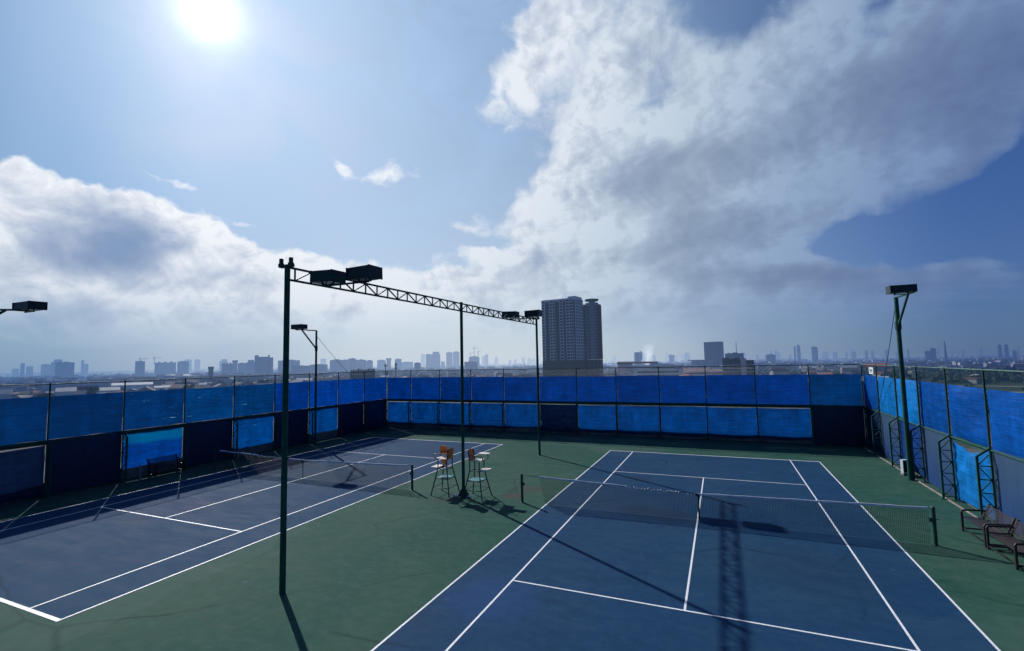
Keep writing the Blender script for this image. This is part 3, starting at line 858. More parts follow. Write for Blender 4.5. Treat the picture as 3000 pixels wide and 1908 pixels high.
# ------------------------------------------------------------------ lamps
M_LAMP = painted('dark_lamp_housing', (0.012, 0.022, 0.024), 0.5, 0.3, 6.0, spec=0.4)
M_LENS = painted('dull_lamp_glass', (0.05, 0.06, 0.07), 0.15, 0.2, 6.0, spec=0.6)
M_LAMPG = painted('green_lamp_housing', (0.05, 0.16, 0.13), 0.5, 0.3, 6.0, spec=0.4)
M_CABLE = painted('black_cable', (0.02, 0.022, 0.03), 0.6, 0.2, 5.0)
def lamp_box(parent, L, W, H, loc, rotz=0.0, tilt=0.0, mat=None):
    """long floodlight: housing tapered to the top, glass below, hanging on a bracket"""
    e = bpy.data.objects.new('floodlight', None)
    b = MB()
    hx, hy = L / 2, W / 2
    vs = [(-hx, -hy, 0), (hx, -hy, 0), (hx, hy, 0), (-hx, hy, 0), (-hx * .97, -hy * .9, H), (hx * .97, -hy * .9, H), (hx * .97, hy * .9, H), (-hx * .97, hy * .9, H)]
    b.add(vs, [(0, 1, 5, 4), (1, 2, 6, 5), (2, 3, 7, 6), (3, 0, 4, 7), (4, 5, 6, 7), (3, 2, 1, 0)])
    for s_ in (-1, 1):
        b.box(min(s_ * hx, s_ * (hx + 0.018)), max(s_ * hx, s_ * (hx + 0.018)), -hy * 1.04, hy * 1.04, -0.03, H * 1.02)
    me = b.mesh('floodlight', mat or M_LAMP)
    bpy.data.objects.remove(e)
    o = inst(me, 'floodlight', parent, loc, rotz)
    o.rotation_euler[1] = tilt
    b = MB(); b.box(-hx * .93, hx * .93, -hy * .86, hy * .86, -0.022, -0.004)
    inst(b.mesh('lens', M_LENS), 'lens', o)
    b = MB()
    for s_ in (-1, 1):
        b.bar((s_ * hx * .55, 0, -0.02), (s_ * hx * .55, 0, -0.085), 0.03, 0.05)
    b.bar((-hx * .62, 0, -0.085), (hx * .62, 0, -0.085), 0.05, 0.03)
    inst(b.mesh('bracket', M_STEEL), 'bracket', o)
    return o

# ------------------------------------------------------------------ the gantry between the courts
GX = -9.1
M_GREYBOX = painted('grey_switch_box', (0.20, 0.21, 0.21), 0.5, 0.3, 8.0)
g = thing('light_gantry', 'tall green steel truss gantry on three poles carrying floodlights between the courts', 'light gantry', (GX, 0, 0))
for y, r in ((-9.0, 0.074), (0.02, 0.068), (9.2, 0.07)):
    b = MB(); b.tube([(0, 0, 0), (0, 0, 8.10)], [r, r * 0.94], 16)
    b.tube([(0, 0, 8.10), (0, 0, 8.125)], [r * 1.05, r * .8], 16)
    inst(b.mesh('pole', M_STEEL, False), 'pole', g, (0, y, 0))
b = MB()
yA, yB, zt, zb_ = -9.0, 9.2, 8.06, 7.74
b.bar((0, yA - 0.0, zt), (0, yB, zt), 0.055, 0.05); b.bar((0, yA, zb_), (0, yB, zb_), 0.055, 0.05)
y0 = -8.76; k = 0
while y0 + 0.545 * k < yB:
    y = y0 + 0.545 * k
    b.bar((0, y, zb_ + .02), (0, y, zt - .02), 0.034)
    if y + 0.545 < yB:
        if k % 2 == 0:
            b.bar((0, y + .02, zb_ + .02), (0, y + 0.525, zt - .02), 0.034)
        else:
            b.bar((0, y + .02, zt - .02), (0, y + 0.525, zb_ + .02), 0.034)
    k += 1
b.build('truss', M_STEEL, g)
for y in (-9.0, 9.2):
    b = MB()
    b.bar((-0.24, 0, 8.09), (0.20, 0, 8.09), 0.09, 0.07)
    for x in (-0.22, 0.12):
        b.bar((x, 0, 8.09), (x, 0, 8.30), 0.075, 0.075)
        b.bar((x, 0, 8.07), (x, 0, 8.17), 0.105, 0.105)
    inst(b.mesh('crossarm', M_STEEL), 'crossarm', g, (0, y, 0))
for y in (-7.2, 7.2):
    b = MB(); b.bar((-0.85, 0, 7.93), (0.85, 0, 7.93), 0.05, 0.05)
    inst(b.mesh('lamp_bar', M_STEEL), 'lamp_bar', g, (0, y * .958, 0))
    lamp_box(g, 0.78, 0.60, 0.32, (-0.70, y * .958, 8.04), 0.0, R(2))
    lamp_box(g, 0.78, 0.60, 0.32, (0.69, y * .958, 8.02), 0.0, R(-2))
b = MB(); b.bevbox(.06, .17, -.07, .07, 1.75, 1.98, .01); b.build('switch_box', M_GREYBOX, g, False, (0, 9.2, 0))
b = MB()     # gusset foot of the middle pole
for a in range(4):
    c_, s_ = math.cos(a * math.pi / 2 + .6), math.sin(a * math.pi / 2 + .6)
    b.add([(c_ * .06, s_ * .06, .34), (c_ * .06, s_ * .06, .0), (c_ * .24, s_ * .24, .0), (c_ * .24, s_ * .24, .03)], [(0, 1, 2, 3)])
b.tube([(0, 0, 0), (0, 0, 0.22), (0, 0, .32)], [0.16, 0.10, 0.07], 10)
b.box(-.22, .22, -.22, .22, 0.001, .02)
b.build('foot_plate', M_STEEL, g, False, (0, 0.02, 0))
M_CHIP = painted('whitewashed_rubble', (0.6, 0.6, 0.58), 0.9, 0.3, 20.0)
for (x, y, s_, w_) in ((-9.42, -0.12, .13, 'left of'), (-8.80, -0.02, .11, 'right of')):
    b = MB()
    b.grid(lambda u, v: (s_ * (1 - .25 * math.sin(9 * u)) * math.cos(u * 2 * math.pi) * math.sin(v * math.pi / 2 + .02), s_ * .75 * math.sin(u * 2 * math.pi) * math.sin(v * math.pi / 2 + .02), s_ * .5 * math.cos(v * math.pi / 2) * (1 + .2 * math.sin(u * 14))), 12, 4)
    tag(b.build('concrete_lump', M_CHIP, None, False, (x, y, 0.0)), f'small white lump {w_} the foot of the middle gantry pole', 'rubble')

# ------------------------------------------------------------------ single masts along the sides
def mast(label, x, y, dirv, arm, Hh=8.15, r=0.085, lampx=1.15, lampmat=None, cable=None, rise=0.02, lampoff=0.0):
    t = thing('floodlight_mast', label, 'light mast', (x, y, 0))
    d = Vector((dirv[0], dirv[1], 0)).normalized()
    b = MB(); b.tube([(0, 0, 0), (0, 0, 6.9), (0, 0, Hh)], [r, r * .92, r * .85], 14); b.tube([(0, 0, 6.62), (0, 0, 6.98)], r * 1.25, 14)
    b.box(-.17, .17, -.17, .17, 0, .02)
    b.build('pole', M_STEEL, t)
    b = MB(); e = d * arm + Vector((0, 0, rise))
    b.tube([(0, 0, Hh - .03), tuple(e + Vector((0, 0, Hh - .03)))], 0.04, 8)
    b.build('arm', M_STEEL, t)
    b = MB(); b.bar((d.x * .05, d.y * .05, 6.82), tuple(d * arm * .68 + Vector((0, 0, Hh - .05 + rise * .68))), 0.075, 0.075)
    b.build('stay', M_STEEL, t)
    lamp_box(t, lampx, 0.58, 0.29, tuple(d * arm + Vector((lampoff, 0, Hh - .02))), math.atan2(-d.x, d.y) if False else 0.0, 0.0, lampmat)
    if cable:
        b = MB(); p0 = Vector((-.04, 0, Hh - .35)); p1 = Vector(cable) - Vector((x, y, 0))
        b.tube([tuple(p0.lerp(p1, k / 14) + Vector((0, 0, -.25 * math.sin(math.pi * k / 14)))) for k in range(15)], 0.014, 5)
        b.build('cable', M_CABLE, t)
    return t
mast('green floodlight mast at the right fence with one lamp on a short arm', 8.38, 8.73, (0.04, -1), 1.95, 8.10, 0.095, 0.86, None, (8.78, 14.54, 2.5), 0.0, -0.42)
mast('dark floodlight mast at the left fence, seen beside the near gantry pole', -25.96, 8.49, (0.0, -1), 1.95, 8.12, 0.08, 0.86, None, (-26.5, 14.57, 3.5), 0.0, 0.42)
mast('floodlight mast outside the left edge, only its lamp and arm in view', -25.75, -9.7, (0.75, 0.65), 2.35, 7.98, 0.08, 1.15, None, None, 0.0)

# ------------------------------------------------------------------ nets
M_NETC = painted('dark_net_cord', (0.018, 0.028, 0.026), 0.7, 0.2, 8.0)
M_BAND_N = painted('grimy_white_tape', (0.74, 0.74, 0.76), 0.8, 0.3, 3.0, rust=(0.22, 0.22, 0.24))
M_NPOST = painted('green_net_post', (0.010, 0.055, 0.040), 0.4, 0.3, 6.0, spec=0.5)
def net(label, cx, cy, xl, xr, nl, nr, skew, torn):
    """posts at xl/xr, net cloth from nl to nr (local x); torn = stretch of headband in rags"""
    t = thing('tennis_net', label, 'tennis net', (cx, cy, 0))
    def top(x):
        return 0.914 + (1.065 - 0.914) * min(1.0, abs(x) / 6.3) ** 1.15
    for x, s_ in ((xl, 1), (xr, -1)):
        b = MB(); b.tube([(0, 0, 0), (0, 0, 1.07)], 0.05, 12); b.tube([(0, 0, 1.07), (0, 0, 1.10)], [0.055, .035], 12)
        b.bar((s_ * .05, 0, .72), (s_ * .11, 0, .72), .06, .12); b.tube([(s_ * -.12, 0, .74), (s_ * .12, 0, .74)], .012, 6)
        b.box(-.10, .10, -.10, .10, 0.001, .012)
        inst(b.mesh('net_post', M_NPOST), 'net_post', t, (x, 0, 0))
    b = MB(); p = 0.045; r = 0.0035
    n = int((nr - nl) / p)
    for k in range(n + 1):
        x = nl + (nr - nl) * k / n
        sk = skew * max(0, 1 - (x - nl) / 0.6)
        b.tube([(x + sk, 0, 0.035), (x, 0, top(x) - .02)], r, 3, False)
    for j in range(24):
        pts = []
        m_ = 40
        for k in range(m_ + 1):
            x = nl + (nr - nl) * k / m_
            v = j / 23
            sk = skew * max(0, 1 - (x - nl) / 0.6) * (1 - v)
            pts.append((x + sk, 0, 0.035 + (top(x) - .05 - 0.035) * v))
        b.tube(pts, r, 3, False)
    b.build('netting', M_NETC, t)
    def band(x0, x1, nm='headband'):
        bb = MB()
        def fn(u, v):
            x = x0 + (x1 - x0) * u
            a = v * 2 * math.pi
            return (x, 0.012 * math.cos(a) + .006 * mnoise.noise((x * 3, v, 1)), top(x) - .02 + 0.034 * math.sin(a) * (1 + .5 * mnoise.noise((x * 2.2, 4, 1))) + .008 * mnoise.noise((x * 1.3, 9, 1)))
        bb.grid(fn, max(8, int((x1 - x0) * 6)), 8)
        bb.build(nm, M_BAND_N, t, True)
    band(nl, torn[0]); band(torn[1], nr)
    # rags along the torn stretch
    bb = MB(); rr = random.Random(7); x = torn[0]
    while x < torn[1]:
        l = rr.uniform(.03, .09); z = top(x) - .02
        bb.tube([(x, -.01, z + rr.uniform(-.02, .02)), (x + l * .5, -.03, z + rr.uniform(-.05, .03)), (x + l, 0, z + rr.uniform(-.03, .02))], [.008, rr.uniform(.012, .026), .008], 5)
        x += l + rr.uniform(.01, .06)
    bb.build('ragged_tape', M_BAND_N, t)
    bb = MB(); bb.tube([(xl, 0, 1.06), (nl, 0, top(nl) - .02)], .006, 5); bb.tube([(nr, 0, top(nr) - .02), (xr, 0, 1.05)], .006, 5)
    bb.tube([(torn[0] - .1, 0, top(torn[0]) - .02), (torn[1] + .1, 0, top(torn[1]) - .02)], .007, 5)
    bb.build('net_cable', M_CABLE, t)
    bb = MB(); xs = 0.06
    bb.grid(lambda u, v: (xs - .025 + .05 * u + .004 * math.sin(v * 9), -.012, 0.03 + .86 * v), 2, 10)
    bb.grid(lambda u, v: (xs - .05 + .04 * math.cos(u * 6.283) * math.sin(v * 3.1416), -.03 + .03 * math.sin(u * 6.283) * math.sin(v * 3.1416), .87 + .05 * math.cos(v * 3.1416)), 8, 6)
    bb.build('centre_strap', M_NETC, t)
    return t
net('tennis net across the right court with a ragged stretch of white tape left of centre', 0, 0.0, -6.45, 6.42, -5.72, 6.30, 0.24, (-2.35, 0.0))
net('tennis net across the left court with white top tape, behind the near gantry pole', LX, LY, -6.42, 6.50, -6.02, 6.25, 0.0, (-3.1, -0.9))

# ------------------------------------------------------------------ umpire chairs
M_ORANGE = painted('orange_plywood', (0.72, 0.20, 0.035), 0.35, 0.25, 4.0, rust=(0.25, 0.07, 0.03), spec=0.5)
M_PLANK = painted('pale_plank_and_glare', (0.72, 0.66, 0.60), 0.55, 0.25, 8.0, rust=(0.45, 0.36, 0.30), spec=0.4)
M_TURQ = painted('turquoise_sheet', (0.04, 0.20, 0.21), 0.4, 0.25, 6.0, rust=(0.05, 0.15, 0.15), spec=0.5)
M_CHAIR = painted('dark_green_tube', (0.008, 0.042, 0.040), 0.4, 0.3, 9.0, spec=0.5)
def umpire_chair(label, x, y, rotz, tray_up):
    """faces local +x"""
    t = thing('umpire_chair', label, 'umpire chair', (x, y, 0), rotz, 'umpire chairs between the courts')
    r = 0.024
    B_, T_ = 0.44, 0.22
    def lerp(z):                       # half spread of the legs at height z
        return B_ + (T_ - B_) * min(1, z / 1.09)
    for sx in (-1, 1):
        for sy in (-1, 1):
            b = MB()
            pts = [(sx * B_, sy * B_, 0), (sx * T_, sy * T_, 1.09)]
            if sx < 0:
                pts += [(sx * T_, sy * T_, 1.46), (sx * (T_ + .06), sy * T_, 1.90)]
            else:
                pts += [(sx * T_, sy * T_, 1.47)]
            b.tube(pts, r, 8)
            b.tube([(sx * B_, sy * B_, 0), (sx * B_ * .99, sy * B_ * .99, .03)], r * 1.35, 8)
            b.build('leg', M_CHAIR, t)
    for nm, z, rr in (('lower_stretcher', .33, .014), ('middle_stretcher', .69, .016), ('upper_ring', 1.07, .018)):
        b = MB(); h = lerp(z)
        c = [(-h, -h, z), (h, -h, z), (h, h, z), (-h, h, z)]
        for k in range(4):
            b.tube([c[k], c[(k + 1) % 4]], rr, 8)
        b.build(nm, M_CHAIR, t)
    b = MB(); h = lerp(.70) * .95; b.bevbox(-h, h, -h, h, .700, .716, .006); b.build('lower_shelf', M_TURQ, t)
    b = MB(); b.bar((.10, -.17, 1.085), (.54, -.17, 1.10), .025); b.bar((.10, .17, 1.085), (.54, .17, 1.10), .025); b.bar((.52, -.18, 1.10), (.52, .18, 1.10), .026); b.build('footrest_frame', M_CHAIR, t)
    b = MB(); b.bevbox(.20, .56, -.27, .27, 1.112, 1.140, .006); b.build('footrest', M_PLANK, t)
    b = MB()
    b.grid(lambda u, v: (-.21 + .50 * u, -.235 + .47 * v, 1.495 + .02 * (2 * u - .6) ** 2 - .012 * math.sin(math.pi * v)), 8, 6)
    b.grid(lambda u, v: (-.21 + .50 * u, .235 - .47 * v, 1.475 + .02 * (2 * u - .6) ** 2 - .012 * math.sin(math.pi * v)), 8, 6)
    b.build('seat', M_PLANK, t, True)  # orange plywood seat coloured pale: the sun's glare is painted in
    b = MB()
    def bk(off):
        def fn(u, v):
            w = .235 * (1 - .10 * v ** 3)
            yy = -w + 2 * w * u
            rc = .05 * max(0, (abs(2 * u - 1) - .6) / .4) ** 2 * v
            return (-.215 - .075 * v - .035 * (1 - (2 * u - 1) ** 2) + off, yy, 1.47 + (.46 - rc) * v)
        return fn
    b.grid(bk(0.0), 10, 8); b.grid(lambda u, v: bk(-.016)(1 - u, v), 10, 8)
    b.build('backrest', M_ORANGE, t, True)
    for sy in (-1, 1):
        b = MB()
        pts = [(-.25, sy * .25, 1.70), (.30, sy * .26, 1.70)]
        for k in range(1, 8):
            a = math.pi * k / 8
            pts.append((.30 + .10 * math.sin(a), sy * .26, 1.60 + .10 * math.cos(a)))
        pts += [(.30, sy * .26, 1.50), (.20, sy * .235, 1.50)]
        b.tube(pts, .015, 8)
        b.build('armrest', M_CHAIR, t)
    b = MB()
    if tray_up:
        b.bevbox(.05, .40, -.015, .015, -.13, .22, .006)
        o = b.build('writing_tray', M_ORANGE, t, False, (0, 0, 0))
        o.location = (0.02, -.29, 1.72)
        o.rotation_euler = (R(-8), 0, 0)
        b = MB(); b.add([(.02, -.20, 1.47), (.30, -.20, 1.47), (.24, -.16, 1.14), (.08, -.16, 1.14)], [(0, 1, 2, 3)])
        b.add([(.02, -.205, 1.47), (.30, -.205, 1.47), (.24, -.165, 1.14), (.08, -.165, 1.14)], [(3, 2, 1, 0)])
        b.build('side_apron', M_ORANGE, t)
    else:
        b.bevbox(-.02, .44, .12, .42, 1.715, 1.738, .006)
        b.build('writing_tray', M_PLANK, t)
    return t
umpire_chair('tall orange-backed umpire chair right of the middle pole, facing the right court', -8.49, 0.09, 0.0, False)
umpire_chair('tall umpire chair left of the middle pole, facing the left court', -10.0, 0.06, R(180), True)

# ------------------------------------------------------------------ benches
M_SLAT = painted('worn_brown_slats', (0.024, 0.016, 0.018), 0.4, 0.45, 3.0, rust=(0.05, 0.038, 0.042), spec=0.45)
M_BFRAME = painted('black_bench_frame', (0.015, 0.014, 0.018), 0.5, 0.3, 5.0, spec=0.45)
def make_bench():
    """local: length along x, sitter faces -y"""
    L = 1.50
    t = thing('park_bench', '', 'bench')
    b = MB()
    for k in range(8):
        y = -.23 + k * .062
        z = .45 - .018 * math.sin(math.pi * k / 7)
        b.bevbox(0.02, L - .02, y - .020, y + .020, z - .012, z + .012, .004)
    b.build('seat', M_SLAT, t)
    b = MB()
    for k in range(7):
        z = .53 + k * .052; y = .235 + .032 * k * (1 - .03 * k)
        b.bar((0.02, y, z), (L - .02, y, z), .016, .034, (0, .4, 1))
    b.build('backrest', M_SLAT, t)
    for x in (0.04, L - .04):
        b = MB()
        b.bar((x, -.26, 0), (x, -.26, .60), .05, .06); b.bar((x, .24, 0), (x, .26, .46), .05, .06); b.bar((x, .25, .44), (x, .43, .88), .05, .06)
        b.bar((x, -.26, .42), (x, .25, .42), .05, .05); b.bar((x, -.25, .10), (x, .24, .10), .04, .04)
        b.tube([(x, .36, .68), (x, .05, .66), (x, -.12, .65), (x, -.24, .63), (x, -.27, .58)], [.026, .03, .03, .03, .022], 8)
        b.build('end_frame', M_BFRAME, t)
    b = MB(); b.bar((.04, -.25, .10), (L - .04, -.25, .10), .035, .035); b.bar((.04, .24, .10), (L - .04, .24, .10), .035, .035)
    b.build('stretcher', M_BFRAME, t)
    return t
bench = make_bench()
# right side: sitter faces -X, so local -y -> -X, local +x -> towards the viewer
spec = [('slatted brown bench by the right fence, farther one of the pair', (7.90, 1.76, 0), R(-90)),
        ('slatted brown bench cut by the right edge of the photo', (7.90, 0.20, 0), R(-90)),
        ('dark bench in the shade below the left fence', (-26.15, -2.22, 0), R(90))]
for k, (lab, loc, rz) in enumerate(spec):
    o = bench if k == 0 else copy_tree(bench)
    o.location = loc; o.rotation_euler = (0, 0, rz); o['label'] = lab; o['group'] = 'slatted benches beside the courts'

# ------------------------------------------------------------------ odds and ends
M_GREYP = painted('grey_pipe', (0.22, 0.23, 0.25), 0.6, 0.3, 5.0)
b = MB(); b.tube([(0, 0, 0), (0, 0, .40), (0, 0, .40), (0, 0, .66)], [.045, .04, .055, .055], 12); b.tube([(0, 0, .66), (0, 0, .69)], [.06, .03], 12)
tag(b.build('stand_pipe', M_GREYP, None, False, (-26.36, -2.62, 0)), 'short grey stand pipe left of the shaded bench', 'pipe')
M_WHITE = painted('white_enamel', (0.70, 0.72, 0.74), 0.4, 0.15, 4.0, rust=(0.4, 0.4, 0.4))
M_BLACK = painted('black_plastic', (0.02, 0.022, 0.025), 0.5, 0.2, 4.0)
t = thing('framed_box', 'small white-framed dark box standing at the right fence behind the mast', 'box', (8.55, 9.80, 0), R(30))  # plain white-framed box with a dark inside
t.scale = (.8, .7, .85)
b = MB()
for (x0, x1, z0, z1) in ((-.29, -.24, .10, .82), (.24, .29, .10, .82), (-.24, .24, .10, .15), (-.24, .24, .77, .82)):
    b.bevbox(x0, x1, -.10, .10, z0, z1, .008)
b.build('frame', M_WHITE, t)
b = MB()
for k in range(7):
    b.bar((-.24, -.06, .20 + k * .09), (.24, -.06, .20 + k * .09), .012, .02)
b.box(-.24, .24, .02, .06, .15, .77)
b.build('grille', M_BLACK, t)
b = MB(); b.bevbox(-.32, .32, -.14, .14, 0.001, .10, .01); b.build('base', M_CONC, t)
t = thing('notice_board', 'small white notice plate tied above the sheets at the right fence corner', 'sign', (FX1 - .045, 15.35, 4.62), R(-90))
b = MB(); b.bevbox(-.42, .42, -.008, .008, -.19, .19, .004); b.build('plate', M_WHITE, t)
b = MB()
for x0, x1, z0, z1 in ((-.26, -.19, -.09, .10), (-.10, -.03, -.10, .09), (-.03, .05, .0, .07), (.05, .12, -.10, .10), (.20, .27, -.10, .08)):
    b.box(x0, x1, -.012, -.0085, z0, z1)
b.build('dark_marks', M_BLACK, t)
# white cord lacing that shows between the left sheets, lit from behind
for k, i in enumerate((1, 2, 3, 5, 6, 7, 8)):
    rr = random.Random(i)
    b = MB(); z = 0.75 if i != 8 else 1.6
    while z < 2.25:
        h = rr.uniform(.02, .14 if rr.random() < .25 else .06)
        x = rr.uniform(-.05, .05)
        b.tube([(x, -.01, z), (x + rr.uniform(-.03, .03), -.03, z + h * .5), (x + rr.uniform(-.02, .02), 0.0, z + h)], [.006, rr.uniform(.010, .022), .006], 5)
        z += h + rr.uniform(.03, .2)
    b.build('cord_lacing', M_ROPE, left_fence, False, (-SS[i], 0.02, 0))

